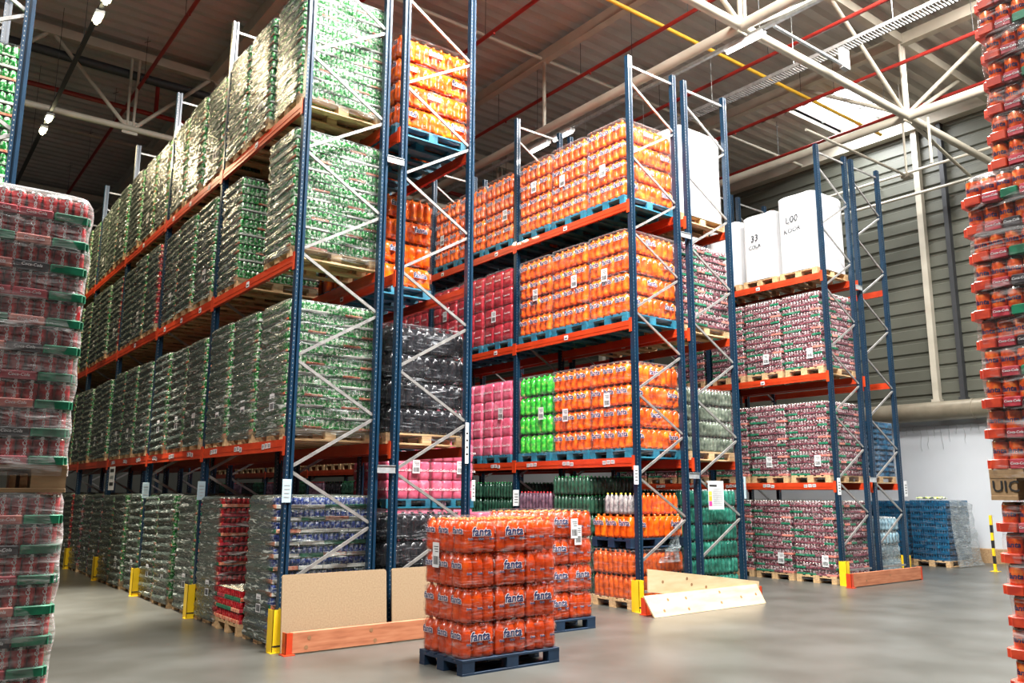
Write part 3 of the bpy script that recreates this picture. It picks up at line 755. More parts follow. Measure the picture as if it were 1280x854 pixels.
# white notice sheet in the middle rack
mb = MB(); mb.box((0, -.004, 0), (.36, 0, .42), 'paper'); mb.box((.01, -.006, .05), (.08, -.004, .12), 'magenta'); mb.box((.01, -.006, .13), (.08, -.004, .2), 'pipe_yellow'); mb.box((.01, -.006, .21), (.08, -.004, .27), 'cap_yellow')
for q in range(9): mb.box((.10, -.006, .06 + q * .03), (.33, -.004, .068 + q * .03), 'galv')
mb.box((.03, -.006, .34), (.2, -.004, .37), 'ink')
mb.box((.0, .0, .40), (.36, .03, .43), 'galv')
tag(obj('notice_board', mb, None, (XB2 + .17, YB - .06, 1.36)), 'white notice sheet with coloured squares hung inside the middle rack end', 'notice')
mb = MB(); mb.box((-.004, 0, 0), (0, .42, .42), 'paper')
for q in range(3): mb.box((-.006, .06, .08 + q * .12), (-.004, .36, .14 + q * .12), 'ink' if q != 1 else 'galv')
tag(obj('notice_board', mb, None, (XA - .055, YA + 2 * BAY + 2.1, 1.61)), 'white notice hung under the lowest beam far along the left aisle', 'notice')

# yellow post guards
def guard(x, y, lab):
    mb = MB(); w, h, t = .10, .42, .006
    mb.box((-w / 2, -.085, 0), (w / 2, -.085 + t, h), 'guard_yellow')
    mb.box((-w / 2, -.085, 0), (-w / 2 + t, .06, h), 'guard_yellow'); mb.box((w / 2 - t, -.085, 0), (w / 2, .06, h), 'guard_yellow')
    mb.box((-w / 2 - .02, -.10, 0), (w / 2 + .02, .0, .008), 'guard_yellow')
    mb.box((-w / 2 - .001, -.087, .06), (w / 2 + .001, -.083, .075), 'black')
    tag(obj('post_guard', mb, None, (x, y, 0), (0, 0, 0)), lab, 'post guard', 'yellow post guards')
nth = ['at the near end of the left rack', 'at the second post along the left aisle', 'at the third post along the left aisle', 'at the fourth post along the left aisle', 'at the fifth post along the left aisle', 'at the sixth post along the left aisle']
for n in range(6): guard(XA - .085, YA + n * BAY - (.06 if n == 0 else .0), 'yellow steel post guard ' + nth[n])
guard(XB - .09, YB - .03, 'yellow steel post guard at the near end of the middle rack')
guard(XC - .04, YC - .04, 'yellow steel post guard at the near end of the right rack')
guard(XC2 + DC + .15, YC + .1, 'yellow steel post guard at the back corner of the right rack')
guard(XB2 + DA + .22, YB + .75, 'small yellow post guard behind the middle rack end')

# ------------------------------------------------------------------ loads on the left rack
WL, DL = .82, 1.15
def slot_y(y0, i, w=.89): return y0 + (i // 3) * BAY + .10 + (i % 3) * .885 + .42
LEVELW = {0: 'floor level', 1: 'first beam level', 2: 'second beam level', 3: 'top beam level'}
pass_kinds = {
    0: ['blue_can', None, 'red_can', 'green_can', 'green_can', 'green_can', 'green_can', 'green_can', 'green_can', 'cola_can', 'cola_can', 'cola_can', 'red_can', 'red_can', 'red_can', 'green_can', 'green_can', 'green_can'],
    1: ['green_can'] * 18,
    2: ['green_can', None, 'green_can', 'green_can', 'green_can', 'green_can', 'red_can', 'green_can', 'green_can', 'red_can', 'green_can', 'green_can'] + ['green_can'] * 6,
    3: ['green_can'] * 18,
}
for lv in range(4):
    z = 0.0 if lv == 0 else LA[lv - 1] + .001
    for i, kd in enumerate(pass_kinds[lv]):
        if kd is None: continue
        y = slot_y(YA, i); h = {0: 1.555, 1: 1.575, 2: 1.54, 3: 1.57}[lv] - R.uniform(0, .05)
        if i == 0: h = {0: 1.555, 1: 1.57, 2: 1.55, 3: 1.57}[lv]
        x = XA - .08 + DL / 2 + R.uniform(-.015, .045) + (.02 if i == 0 else 0)
        near = i < 6
        load(kd, x, y, z, WL - R.uniform(0, .03 if i else 0), DL, h, 'wrapped pallet of %s, left rack front, %s, %s' % (KINDS[kd][0], LEVELW[lv], ORD[i]),
             'wrapped can pallets along the left aisle', 'wood', 'film_grey', near, full=False,
             tag_at=((-DL / 2 - .014, -.1, .42), (0, 0, 0)) if lv < 2 or i % 2 else None, rot=R.uniform(-.012, .012))
# low open pallet of red cans
load('red_can', XA - .08 + DL / 2, slot_y(YA, 1), 0, .80, DL, .50, 'low open pallet with three tiers of red cans between taller wrapped stacks', 'wrapped can pallets along the left aisle', 'wood', None, True, layers=3, full=True)
# back half of left rack
def put(kd, lv, i, X, Y, LV, rowname, grp, h, pal='wood', wrap='film_light', near=True, w=WL, d=DL, xoff=-.06, full=False, tg=False, lab=None, **kw):
    z = 0.0 if lv == 0 else LV[lv - 1] + .001
    t = ((-d / 2 - .014, R.uniform(-.25, .1), R.uniform(.55, .9) if tg == 'hi' else .40), (0, 0, 0)) if tg else None
    return load(kd, X + xoff + d / 2, slot_y(Y, i), z, w, d, h, lab or ('pallet of %s, %s, %s, %s' % (KINDS[kd][0], rowname, LEVELW[lv], ORD[i])), grp, pal, wrap, near, full=full, tag_at=t, **kw)
GA2 = 'pallets in the back half of the left rack'
put('black', 0, 0, XA2, YA, LA, "left rack's back half", GA2, 1.36, wrap='film_dark', lab='wrapped pallet of black cola bottles on the floor behind the chipboard panels')
put('black', 1, 0, XA2, YA, LA, "left rack's back half", GA2, 1.46, wrap='film_dark', lab='wrapped pallet of black cola bottles on the lowest beams beside the green cans')
put('orange', 3, 0, XA2, YA, LA, "left rack's back half", GA2, 1.38, pal='pallet_teal', wrap='film_clear', lab='wrapped pallet of orange bottles up high at the left rack end')
put('orange', 2, 1, XA2, YA, LA, "left rack's back half", GA2, 1.42, pal='pallet_teal', wrap='film_clear', lab='wrapped pallet of orange bottles set back behind an empty place in the left rack')
for lv, ks in ((1, ['black', 'purple']), (2, [None, 'orange']), (3, ['orange', 'orange'])):
    for j, kd in enumerate(ks):
        if kd: put(kd, lv, j + 1 if lv != 2 else j + 2 - 1 + 0, XA2, YA, LA, "left rack's back half", GA2, 1.4, near=False, pal='pallet_teal') if lv != 2 else put(kd, lv, 2, XA2, YA, LA, "left rack's back half", GA2, 1.4, near=False, pal='pallet_teal')
for i, kd in enumerate(['purple', 'darkgreen', 'darkgreen', 'purple', 'darkgreen', 'black', 'darkgreen', 'purple', 'black', 'darkgreen', 'black', 'purple', 'darkgreen', 'black', 'purple']): put(kd, 0, i + 1, XA2, YA, LA, "left rack's back half", GA2, 1.3, near=False)
# ------------------------------------------------------------------ middle rack
GB = 'bottle pallets on the front of the middle rack'
B1 = {1: ['orange', 'orange', 'green', 'pink', 'pink', 'pink', 'red', 'red', 'red'], 2: ['orange', 'orange', 'orange', 'red', 'red', 'red', 'red', 'red', 'red'], 3: ['orange'] * 9,
      0: [None, 'darkgreen', 'purple', 'darkgreen', 'darkgreen', 'purple', 'darkgreen', 'purple', 'darkgreen']}
for lv in B1:
    for i, kd in enumerate(B1[lv]):
        if kd is None: continue
        hh = {0: 1.78, 1: 1.41, 2: 1.42, 3: 1.38}[lv]
        if lv == 0 and i < 3: hh = (0, 1.86, 1.62)[i]
        put(kd, lv, i, XB, YB, LB, 'middle rack', GB, hh, pal='pallet_teal' if lv else 'wood', wrap='film_light' if lv else None, near=i < 6 and lv > 0 or i < 3, w=.85, xoff=-.05, tg='hi' if lv and i < 6 else False)
for i in range(9, 21):
    put(['darkgreen', 'black', 'purple'][i % 3], 0, i, XB, YB, LB, 'middle rack', GB, 1.84, near=False, wrap=None, w=.85, xoff=-.05)
    put(['red', 'black', 'orange', 'darkgreen'][i % 4], 1, i, XB, YB, LB, 'middle rack', GB, 1.41, near=False, wrap=None, w=.85, xoff=-.05)
# mixed open stack at the end of the middle rack, floor level
xm, ym = XB - .05 + DL / 2, slot_y(YB, 0)
load('amber', xm, ym, 0, .82, DL, .80, 'lower open pallet of amber bottles at the foot of the middle rack end', 'open stacks at the middle rack end', 'wood', 'film_light', True, layers=2)
KINDS['mixed'] = ('mixed bottles', 1, k_bottle('mx', 'orange', 'cap_orange', ('fanta', 'navy', 'white_print', .11)))
load('mixed', xm, ym, .828, .82, DL, .47, 'blue pallet with one layer of orange bottles, on top of the amber bottles', 'open stacks at the middle rack end', 'pallet_navy', None, True, layers=1)
def pack6(x, y, z, body, cap, lab, nx=2, ny=3, h=.30, p=.088, grp='loose six packs'):
    mb = MB()
    for i in range(nx):
        for j in range(ny): mb.lathe(((i - (nx - 1) / 2) * p, (j - (ny - 1) / 2) * p, 0), bottle_prof(h, p * .5, body, cap), 12)
    t = thing('bottle_pack', (x, y, z), lab, 'bottle pack', grp)
    obj('bottles', mb, t)
    obj('shrink_film', wrap_mb(ny * p + .006, nx * p + .006, .004, h * .72, 'film_light', 1, .004, False), t)
mat('clearb', [(.3, (.10, .08, .10)), (.7, (.45, .42, .40))], scale=20, rough=.15, coat=.5)
for j, (yy, zz, nmm) in enumerate([(-.24, 1.300, 'nearer, on the orange layer'), (.04, 1.300, 'beside the first, on the orange layer')]):
    pack6(xm - .44, ym + yy, zz, 'clearb', 'cap_yellow', 'six pack of clear bottles with yellow caps, ' + nmm)
for i in range(3): pack6(xm - .18 + i * .285, ym - .26, 1.300, 'orange', 'cap_orange', 'orange six pack on the mixed stack, ' + ['beside the yellow caps', 'middle of the row', 'end of the row by the post'][i], 3, 2)
for i in range(3): pack6(xm - .18 + i * .285, ym + .02, 1.300, 'redb', 'cap_red', 'dark red six pack in the second row of the mixed stack, ' + ['first', 'middle', 'last'][i] + ' along it', 3, 2)
# hanging torn film
mb = MB(); nn = 14; v = []; f = []
for a in range(nn + 1):
    for b in range(9):
        zf = a / nn; x = .42 + .22 * zf * (b / 8 - .5) * 2 - .28 * zf + .03 * noise.noise(Vector((a * .7, b * .9, 0))); y = -.03 + .06 * noise.noise(Vector((a * .5, b * 1.3, 4)))
        v.append((x, y, .62 * (1 - zf)))
for a in range(nn):
    for b in range(8): f.append((a * 9 + b, a * 9 + b + 1, a * 9 + b + 10, a * 9 + b + 9))
mb.add(v, f, 'film_pale', True); tag(obj('torn_film', mb, None, (xm - .02, ym - .46, .62)), 'torn clear film hanging down inside the middle rack end', 'plastic film')
GB2 = 'pallets in the back half of the middle rack'
B2k = {0: ['glassgreen', 'glassgreen', 'darkgreen'], 1: ['greyglass', 'greyglass', 'cola_can'], 2: ['cola_can', 'cola_can', 'cola_can'], 3: [None, 'green_can', None]}
for lv in B2k:
    for i, kd in enumerate(B2k[lv]):
        if kd: put(kd, lv, i, XB2, YB, LB, "middle rack's back half", GB2, {0: 1.66, 1: 1.12, 2: 1.46, 3: 1.5}[lv], wrap='film_light' if lv != 0 else None, near=i == 0, w=.84, xoff=-.07)
# ------------------------------------------------------------------ right rack
GC = 'cola can pallets on the right rack'
for lv in (0, 1, 2):
    for i in range(6 if lv < 2 else 4):
        put('cola_can', lv, i, XC, YC, LC, 'right rack', GC, {0: 1.47, 1: 1.50, 2: 1.58}[lv], near=i < 3, w=.84, xoff=-.05, tg=i < 3, wrap='film_light')
GC2 = 'pallets in the back half of the right rack'
put('paleblue', 0, 0, XC2, YC, LC, '', GC2, 1.15, wrap='film_pale', lab='loosely wrapped pale blue bottles on the floor behind the right rack posts', taper=.18)
put('blue', 1, 0, XC2, YC, LC, '', GC2, 1.2, wrap='film_light', lab='pallet of blue bottle trays on the lowest beams at the back of the right rack')
put('blue', 0, 1, XC2, YC, LC, '', GC2, 1.3, wrap='film_light', near=False, lab='pallet of blue bottle trays on the floor deeper behind the right rack')
# white bags / white wrapped loads
def bag(x, y, z, w, d, h, lab, texts=(), grp='white bagged pallets on the top beams', v=0, pal='wood'):
    t = thing('bagged_pallet', (x, y, z), lab, 'bagged pallet', grp)
    obj('pallet', meshof(pallet_mb(w * .98, d * .98, pal), 'pallet'), t)
    mb = MB(); nb = 64; nr = 26; vv = []; f = []
    rows = [(.125 + (h - .17) * q / nr, 1.0) for q in range(nr + 1)] + [(h - .02, .965), (h, .88), (h + .004, .5), (h, .15)]
    for zz, sc in rows:
        for q in range(nb):
            tt = 2 * PI * q / nb; c, s_ = math.cos(tt), math.sin(tt); e = .30
            X = math.copysign(abs(c) ** e, c) * d * .5; Y = math.copysign(abs(s_) ** e, s_) * w * .5
            nz = noise.noise(Vector((X * 5 + v * 9, Y * 5, zz * 1.6))) * .018 + noise.noise(Vector((X * 16, Y * 16 + v, zz * .8))) * .008
            vv.append((X * (sc + nz), Y * (sc + nz), zz + (noise.noise(Vector((X * 4, Y * 4, v))) * .03 if sc < 1 else 0)))
    for r_ in range(len(rows) - 1):
        for q in range(nb): f.append((r_ * nb + q, r_ * nb + (q + 1) % nb, (r_ + 1) * nb + (q + 1) % nb, (r_ + 1) * nb + q))
    f.append(tuple((len(rows) - 1) * nb + q for q in range(nb)))
    mb.add(vv, f, 'bag_white', True); obj('bag', mb, t)
    if texts:
        for s_, zz, sz, roll in texts:
            mb = MB(); put_text(mb, s_, sz, 'hole', -1, 0, (-d / 2 - .022, .06, zz), roll, None, .15); obj('handwriting', mb, t)
bag(XC - .05 + .56, slot_y(YC, 0) + .0, LC[2] + .001, .83, 1.12, 1.70, 'tallest white bagged pallet with handwriting, on top of the right rack end', (('L00', 1.18, .19, .08), ('KOOR', .96, .13, .08)), v=1)
bag(XC - .05 + .56, slot_y(YC, 1), LC[2] + .001, .80, 1.12, 1.52, 'shorter white bagged pallet with handwriting, beside the tallest one', (('33', 1.00, .19, .1), ('COLA', .82, .11, .08)), v=2)
bag(XC - .05 + .56, slot_y(YC, 2), LC[2] + .001, .80, 1.12, 1.52, 'plain white bagged pallet, third from the right rack end', v=3)
bag(XC - .05 + .56, slot_y(YC, 3), LC[2] + .001, .80, 1.12, 1.5, 'white bagged pallet beyond the second post of the right rack', v=4)
bag(XB2 - .05 + .56, slot_y(YB, 0), LB[2] + .001, .84, 1.12, 1.66, 'big white wrapped pallet on top of the middle rack beside orange bottles', v=5)
bag(XB2 - .05 + .56, slot_y(YB, 2), LB[2] + .001, .84, 1.12, 1.5, 'white wrapped pallet deeper on top of the middle rack', v=6)
# ------------------------------------------------------------------ rack at the left picture edge
for lv, i in ((1, 0), (2, 0), (2, 1), (1, 1), (0, 0)):
    z = 0 if lv == 0 else LA[lv - 1] + .001
    load('red_can' if lv != 2 else 'green_can', .71 + .04 - DL / 2, slot_y(YA, i), z, WL, DL, 1.57, 'can pallet in the rack behind the red stack, %s, %s' % (LEVELW[lv], ORD[i]), 'pallets in the rack behind the red stack', 'wood', 'film_light', i == 0, full=False)
# ------------------------------------------------------------------ pink stacks in the aisle behind the left rack
GP = 'pink cola pallets stacked in the aisle'
for i, (x, nm) in enumerate(((6.50, 'left'), (7.31, 'right'))):
    load('pink', x, 11.6, 0, 1.15, .79, 1.355, 'lower pink cola pallet in the gap behind the left rack, %s stack' % nm, GP, 'pallet_teal', 'film_light', True, layers=4)
    load('pink', x, 11.6, 1.362, 1.15, .79, 1.0, 'upper pink cola pallet in the gap behind the left rack, %s stack' % nm, GP, 'pallet_teal', 'film_light', True, layers=3, tag_at=((0.1, -1.15 / 2 - .016, .62), (0, 0, PI / 2)))
for (x, y, nm) in ((7.2, 9.2, 'near the blue post'),):
    load('pink', x, y + .1, 0, .80, 1.1, 1.33, 'pink cola pallet on the aisle floor just behind the orange pallet', 'pink cola pallets stacked in the aisle', 'pallet_teal', 'film_light', True, layers=4)
# ------------------------------------------------------------------ front orange pallets
KINDS['front'] = ('orange soda bottles', 4, None)
def pack_shell(a, b, h, seed):
    """orange printed shrink film drawn tight round 3 x 2 bottles"""
    mb = MB(); nb = 60; rr = random.Random(seed)
    rows = [(0.0, .93), (.05, .985), (.16, 1.0), (.34, .98), (.5, .985), (.66, 1.0), (.80, .97), (.92, .90), (.96, .86)]
    v = []; f = []
    for zf, sc in rows:
        for q in range(nb):
            t = 2 * PI * q / nb; c, s_ = math.cos(t), math.sin(t); e = .32
            x = math.copysign(abs(c) ** e, c) * a * .5; y = math.copysign(abs(s_) ** e, s_) * b * .5
            rip = 1 - .05 * (.5 - .5 * math.cos(6 * PI * x / a + PI * 0)) * (abs(s_) > .5) * .5 - .02 * (.5 - .5 * math.cos(4 * PI * y / b)) * (abs(c) > .7)
            v.append((x * sc * rip, y * sc * rip, zf * h + rr.uniform(-.002, .002)))
    for r_ in range(len(rows) - 1):
        for q in range(nb): f.append((r_ * nb + q, r_ * nb + (q + 1) % nb, (r_ + 1) * nb + (q + 1) % nb, (r_ + 1) * nb + q))
    mb.add(v, f, 'pack_film', True)
    return mb
film('pack_film', .28, .3, col=(.55, .050, .003), rough=.25, streak=.12, bump=.5)
PKM = {}
def front_load(x, y, z, w, d, htot, lab, grp, pal, packs=(3, 3), lab_at=None, rot=0):
    t = thing('pallet_load', (x, y, z), lab, 'pallet load', grp, rot)
    obj('pallet', meshof(pallet_mb(w + .03, d + .03, pal, .135), 'pallet'), t)
    n = 4; h = (htot - .135) / n; nx, ny = packs; a = d / nx; b = w / ny
    key = (round(a, 3), round(b, 3), round(h, 3))
    for vr in range(3):
        if (key, vr) in PKM: continue
        mb = MB(); rr = random.Random(vr); gx, gy = 3, 2
        px, py = a * .975 / gx, b * .975 / gy; r = min(px, py) * .505
        prof = bottle_prof(h * .985, r, 'orange_deep', 'cap_orange')
        for i in range(gx):
            for j in range(gy):
                mb.lathe(((i - 1) * px + rr.uniform(-.002, .002), (j - .5) * py + rr.uniform(-.002, .002), 0), prof, 14)
        sz = .11 if vr else .09
        for sy in (-1, 1):
            if vr: put_text(mb, 'fanta', sz, 'navy', 0, sy, ((vr - 1) * .02, sy * (b / 2 + .004), h * (.60)), 0, 'white_print', .1)
            for i in (-1, 0, 1): put_text(mb, 'fanta', .028, 'navy', 0, sy, (i * px, sy * (b / 2 - .0005), h * .40), 0, 'white_print')
        for sx in (-1, 1): put_text(mb, 'fanta', .085, 'navy', sx, 0, (sx * (a / 2 + .004), 0, h * .64), 0, 'white_print', .1)
        PKM[(key, vr)] = (mb.mesh('bottle_pack'), pack_shell(a * 1.0, b * 1.0, h, vr).mesh('pack_film'))
    for L in range(n):
        for i in range(nx):
            for j in range(ny):
                if not (i in (0, nx - 1) or j in (0, ny - 1) or L == n - 1): continue
                m1, m2 = PKM[(key, (1 + (L + j) % 2) if i == (nx - 1) // 2 and nx > 2 else (0 if (L + i) % 3 else 1))]
                o = obj('bottle_pack', m1, t, ((i - (nx - 1) / 2) * a + R.uniform(-.004, .004), (j - (ny - 1) / 2) * b + R.uniform(-.004, .004), .136 + L * h))
                obj('pack_film', m2, o)
    obj('stretch_film', meshof(wrap_mb(w + .03, d + .03, .10, htot + .008, 'film_clear', 2, .012), 'film'), t)
    if lab_at:
        for q, r_ in lab_at: obj('shipping_label', meshof(label_mb(.23, .11), 'label'), t, q, r_)
front_load(4.905, 6.735, 0, .70, 1.10, 1.365, 'wrapped pallet of orange soda bottles standing alone on the front floor', 'free-standing orange pallets', 'pallet_navy', lab_at=[((-.57, .10, 1.02), (0, 0, 0))])
front_load(6.58, 8.02, 0, .74, 1.08, 1.39, 'second wrapped pallet of orange soda bottles, behind the front one', 'free-standing orange pallets', 'pallet_navy', lab_at=[((.28, -.39, 1.10), (0, 0, PI / 2)), ((.22, -.392, 1.18), (0, 0, PI / 2))])
# ------------------------------------------------------------------ near can stacks
def near_can(kind):
    if kind == 'red':
        def fix(side, p, v):
            if side == -10: return (['tray_green', 'tray_pink', 'tray_pink', 'tray_green', 'tray_pink', 'tray_red', 'tray_red', 'tray_green'], ['tray_pink', 'tray_red', 'tray_green', 'tray_pink', 'tray_green', 'tray_pink', 'tray_black', 'tray_green'], ['tray_red', 'tray_green', 'tray_pink', 'tray_red', 'tray_pink', 'tray_green', 'tray_pink', 'tray_green'])[v][p]
            return 'tray_green'
        return lambda w, d, h, v, full: can_layer('nr', w, d, h, 'can_red', ['tray_red'], full, 18, v, ('Coca-Cola', 'white_print', 'Coca-Cola', 'white_print'), packs=(8, 3), tray_h=.30, over=.012, fix=fix)
    def fix(side, p, v):
        if side == -1: return ['tray_orange2', 'tray_red', ('tray_black', 'tray_green', 'tray_black')[v], ('tray_orange2', 'tray_red', 'tray_red')[v], 'tray_red', ('tray_green', 'tray_black', 'tray_orange2')[v], 'tray_red', 'tray_orange2', ('tray_black', 'tray_green', 'tray_red')[v], 'tray_red', 'tray_orange2'][10 - p]
        return 'tray_orange2'
    return lambda w, d, h, v, full: can_layer('no', w, d, h, 'can_orange', ['tray_red'], full, 18, v, ('fanta', 'navy', 'Coca-Cola', 'white_print'), packs=(4, 11), tray_h=.31, over=.018, fix=fix)
mat('tray_orange2', [(.4, (.42, .03, .012)), (.6, (.60, .06, .02))], **T)
film('film_mid', .03, .3, col=(.55, .5, .48), hi=(.85, .85, .85), streak=.42, power=3, rough=.10)
def near_load(kind, x0, y0, z, w, d, n, h, lab, pal_h, wrapm, pal='wood', txt=None, jit=.008):
    """x0,y0 = low corner"""
    t = thing('pallet_load', (x0 + d / 2, y0 + w / 2, z), lab, 'pallet load', 'near can stacks')
    if pal: obj('pallet', meshof(pallet_mb(w + .02, d + .02, pal, pal_h, txt), 'pallet'), t)
    b = near_can(kind)
    for i in range(n):
        obj('can_layer', meshof(b(w, d, h, i % 3 if kind == 'red' else (0, 1, 2, 1)[i % 4], i == n - 1), 'can_layer'), t, (R.uniform(-jit, jit), R.uniform(-jit, jit), pal_h + i * h))
    obj('stretch_film', meshof(wrap_mb(w + .045, d + .045, pal_h * .6, pal_h + n * h + .006, wrapm, 1, .010), 'film'), t)
near_load('red', .66 - 1.1, 4.0, 0, .76, 1.1, 12, .1215, 'lower wrapped stack of red cola cans at the left edge, on the floor', .135, 'film_haze')
near_load('red', .655 - 1.1, 4.0, 1.60, .76, 1.1, 10, .1185, 'upper wrapped stack of red cola cans at the left edge, on a dark pallet', .115, 'film_haze', 'wood_dark')
near_load('orange', 3.63, 1.50 - .78, 0, .78, 1.1, 12, .1205, 'lower wrapped stack of orange cans at the right edge, on the floor', .135, 'film_mid')
near_load('orange', 3.62, 1.51 - .80, 1.585, .80, 1.1, 10, .1235, 'middle wrapped stack of orange cans on a stamped wooden pallet', .125, 'film_mid', 'wood_dark', 'UIC')
near_load('orange', 3.64, 1.39 - .76, 2.955, .76, 1.08, 11, .1235, 'topmost wrapped stack of orange cans at the right edge', .004, 'film_mid', None)
# ------------------------------------------------------------------ blue loads by the wall
GW = 'blue bottle trays by the white wall'
load('blue', 19.15 + .56, 9.02 + .44, 0, .86, 1.12, 1.46, 'blue bottle tray pallet with grey film, nearest in front of the white wall', GW, 'wood', 'film_light', True)
load('blue', 19.20 + .56, 9.02 + 1.36, 0, .86, 1.12, 1.44, 'blue bottle tray pallet behind the nearest one by the white wall', GW, 'wood', 'film_light', True)
load('blue', 19.20 + .56, 9.02 + 2.3, 0, .86, 1.12, 1.42, 'third blue bottle tray pallet along the white wall, by the rack', GW, 'wood', 'film_light', True)
mb = MB(); v = []; f = []
for a in range(15):
    for b in range(11):
        v.append((a / 14 * .5, b / 10 * .5, .035 + .05 * noise.noise(Vector((a * .55, b * .6, 2))) + .02 * noise.noise(Vector((a * 1.3, b * 1.2, 5)))))
for a in range(14):
    for b in range(10): f.append((a * 11 + b, (a + 1) * 11 + b, (a + 1) * 11 + b + 1, a * 11 + b + 1))
mb.add(v, f, 'vest', True); tag(obj('safety_vest', mb, None, (19.25, 9.25, 1.475)), 'crumpled yellow-green safety vest lying on the nearest blue pallet', 'vest')
mb = MB(); v = []; f = []
for a in range(17):
    for b in range(13):
        zf = a / 16; u = b / 12
        v.append((.04 + u * (1.10 + .10 * zf) - .02, -.02 - .10 * zf * zf + .05 * noise.noise(Vector((a * .5, b * .7, 8))), 1.46 - 1.445 * zf - .10 * (u ** 3) * (1 - zf)))
for a in range(16):
    for b in range(12): f.append((a * 13 + b, a * 13 + b + 1, a * 13 + b + 14, a * 13 + b + 13))
mb.add(v, f, 'film_pale', True); tag(obj('loose_film', mb, None, (19.15, 8.98, 0)), 'loose greyish film draped over the end of the nearest blue pallet', 'plastic film')
# striped bollard
mb = MB(); 
for q in range(7): mb.box((-.025, -.025, q * .16), (.025, .025, q * .16 + .16), 'guard_yellow' if q % 2 == 0 else 'black')
mb.box((-.08, -.08, 0), (.08, .08, .01), 'guard_yellow'); mb.box((-.025, -.025, 1.12), (.025, .025, 1.16), 'guard_yellow')
tag(obj('striped_post', mb, None, (19.0, 8.05, 0)), 'yellow and black striped post on the floor by the right edge', 'post')
# ------------------------------------------------------------------ kerbs, boards
def kerb(x0, x1, y, h, lab, knots):
    t = thing('kerb_board', (x0, y, 0), lab, 'kerb board', 'wooden kerbs at the rack ends')
    mb = MB(); mb.bevbox((.06, 0, .015), (x1 - x0 - .02, .045, h), 'kerb_wood', .004)
    for kx, kz in knots: mb.tube((kx, -.0015, kz), (kx, .002, kz), .022, 'knot', 10)
    obj('plank', mb, t)
    mb = MB(); mb.box((0, -.006, 0), (.07, -.001, h), 'beam_red'); mb.box((0, -.006, 0), (.006, .09, h), 'beam_red'); mb.box((-.03, -.04, 0), (.09, .09, .01), 'beam_red'); obj('end_bracket', mb, t)
    mb = MB(); mb.box((x1 - x0 - .05, -.006, 0), (x1 - x0, -.001, h), 'beam_red'); mb.box((x1 - x0 - .006, -.006, 0), (x1 - x0, .09, h), 'beam_red'); obj('end_bracket', mb, t)
kerb(3.455, 5.93, 8.19, .215, 'reddish wooden kerb board across the left rack end', [(.22, .06), (.25, .15), (.95, .16), (1.0, .05), (1.65, .16), (1.75, .06)])
kerb(13.60, 16.07, 8.13, .24, 'reddish wooden kerb board across the right rack end', [(.5, .1), (1.3, .15)])
kerb(8.38, 10.9, 7.99, .22, 'reddish kerb at the middle rack end, mostly hidden by the plywood', [])
def panel(x, y, w, h, lab):
    mb = MB(); t_ = .018; c = .03
    prof = [(0, 0), (w, 0), (w, h - c), (w - c * .3, h - c * .3), (w - c, h), (c * .5, h), (0, h - c * .5)]
    v = [(a, 0, b) for a, b in prof] + [(a, t_, b) for a, b in prof]; n = len(prof)
    mb.add(v, [tuple(range(n)), tuple(reversed(range(n, 2 * n)))] + [(i, i + n, (i + 1) % n + n, (i + 1) % n) for i in range(n)], 'chipboard')
    tag(obj('chipboard_panel', mb, None, (x, y, 0.0), (math.radians(-4), 0, 0)), lab, 'panel', 'chipboard panels at the left rack end')
panel(3.455, 8.30, 1.20, .765, 'tan chipboard panel leaning on the left rack end, beside the yellow guard')
panel(4.73, 8.31, 1.16, .765, 'second tan chipboard panel, partly behind the front orange pallet')
def board(pts, th, lab, knots, m='plywood'):
    """pts: four corners bl, br, tr, tl in world space"""
    a, b, c, d = [Vector(p) for p in pts]; n = (b - a).cross(d - a).normalized() * th
    mb = MB(); mb.add([a, b, c, d, a - n, b - n, c - n, d - n], [(0, 1, 2, 3), (7, 6, 5, 4), (0, 4, 5, 1), (1, 5, 6, 2), (2, 6, 7, 3), (3, 7, 4, 0)], m)
    for u, v_ in knots:
        p = a + (b - a) * u + (d - a) * v_; nn_ = n.normalized(); mb.tube(p - nn_ * .001, p + nn_ * .0015, .022, 'knot', 10)
    return tag(obj('plywood_board', mb), lab, 'board', 'plywood boards at the middle rack end')
board([(8.40, 7.955, .30), (10.75, 7.955, .02), (10.80, 7.955, .30), (8.40, 7.955, .60)], .02, 'upper pale plywood board standing slanted before the middle rack end', [(.12, .5), (.33, .75), (.37, .5), (.5, .45), (.7, .3)])
board([(8.30, 7.76, .004), (10.73, 7.80, .004), (10.70, 7.93, .27), (8.24, 7.89, .27)], .02, 'lower pale plywood board lying tilted on the floor', [(.1, .25), (.17, .72), (.32, .7), (.3, .2), (.6, .3), (.63, .8), (.8, .45), (.95, .5)])

# ------------------------------------------------------------------ camera
f_, pitch, roll, yaw = 1032.25, .1801, .0041, .6535
cy, sy = math.cos(yaw), math.sin(yaw); cp, sp = math.cos(pitch), math.sin(pitch); cr, sr = math.cos(roll), math.sin(roll)
fw = Vector((sy * cp, cy * cp, sp)); r0 = Vector((cy, -sy, 0)); u0 = Vector((-sy * sp, -cy * sp, cp))
rt = r0 * cr + u0 * sr; up = -r0 * sr + u0 * cr
cam = bpy.data.cameras.new('camera'); co = bpy.data.objects.new('camera', cam); COL.objects.link(co)
M = Matrix((rt, up, -fw)).transposed().to_4x4(); M.translation = Vector((0, 0, 1.6102)); co.matrix_world = M
cam.sensor_width = 36; cam.lens = f_ * 36 / 1280; cam.clip_end = 200; cam.clip_start = .05
scn.camera = co
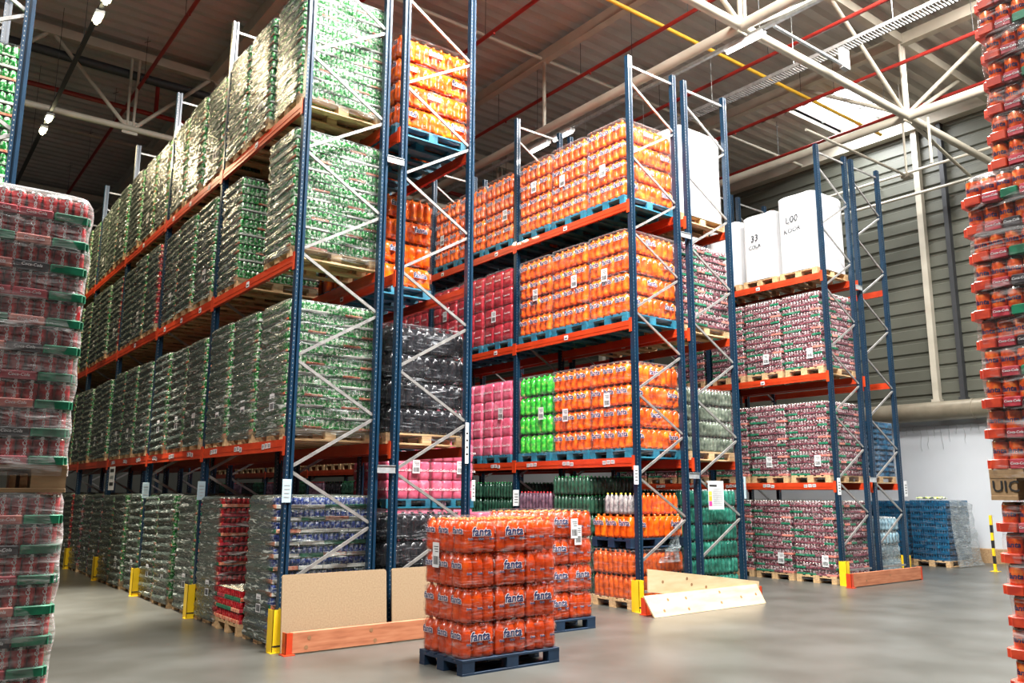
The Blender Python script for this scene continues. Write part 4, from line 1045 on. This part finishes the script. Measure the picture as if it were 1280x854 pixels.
# ------------------------------------------------------------------ light
w = bpy.data.worlds.new('world'); scn.world = w; w.use_nodes = True
bg = w.node_tree.nodes['Background']; bg.inputs[0].default_value = (.80, .90, 1.0, 1); bg.inputs[1].default_value = .045
def area(name, loc, sx, sy_, power, col=(1, 1, 1), rot=(0, 0, 0)):
    l = bpy.data.lights.new(name, 'AREA'); l.shape = 'RECTANGLE'; l.size = sx; l.size_y = sy_; l.energy = power; l.color = col
    o = bpy.data.objects.new(name, l); COL.objects.link(o); o.location = loc; o.rotation_euler = rot; return o
area('roof_area_light', (19.5, 10.95, 11.6), 2.3, 1.6, 260, (.95, .97, 1))
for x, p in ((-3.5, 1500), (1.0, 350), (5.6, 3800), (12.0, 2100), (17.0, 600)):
    area('roof_area_light', (x, 4.8 if x > 5 else 3.0, 11.5), 3.0, 1.8, p, (1, .98, .95))  # added unseen area lights under the closed deck, with no skylight built there
area('aisle_lamp_glow', (2.117, 13.8, 9.15), .15, 1.2, 160, (1, .82, .5))
area('aisle_lamp_glow', (2.117, 19.0, 9.15), .15, 1.2, 220, (1, .82, .5))
sl = bpy.data.lights.new('aisle_spot', 'SPOT'); sl.energy = 14000; sl.spot_size = math.radians(42); sl.spot_blend = .8; sl.color = (1, .95, .84); sl.shadow_soft_size = .3
so = bpy.data.objects.new('aisle_spot', sl); COL.objects.link(so); so.location = (2.117, 13.4, 9.1); so.rotation_euler = (0, math.radians(5), 0)
area('middle_lamp_glow', (11.2, 8.0, 9.2), .15, .8, 60, (1, .97, .92))
area('middle_lamp_glow', (11.2, 13.2, 9.2), .15, 1.5, 80, (1, .97, .92))
scn.view_settings.view_transform = 'Standard'; scn.view_settings.look = 'None'; scn.view_settings.gamma = 1; scn.view_settings.exposure = 0.55
try: scn.view_settings.use_curve_mapping = False
except Exception: pass
scn.cycles.use_denoising = True
scn.cycles.max_bounces = 6; scn.cycles.diffuse_bounces = 3; scn.cycles.glossy_bounces = 3; scn.cycles.transmission_bounces = 2; scn.cycles.transparent_max_bounces = 10
scn.cycles.sample_clamp_indirect = 4; scn.cycles.caustics_reflective = False; scn.cycles.caustics_refractive = False
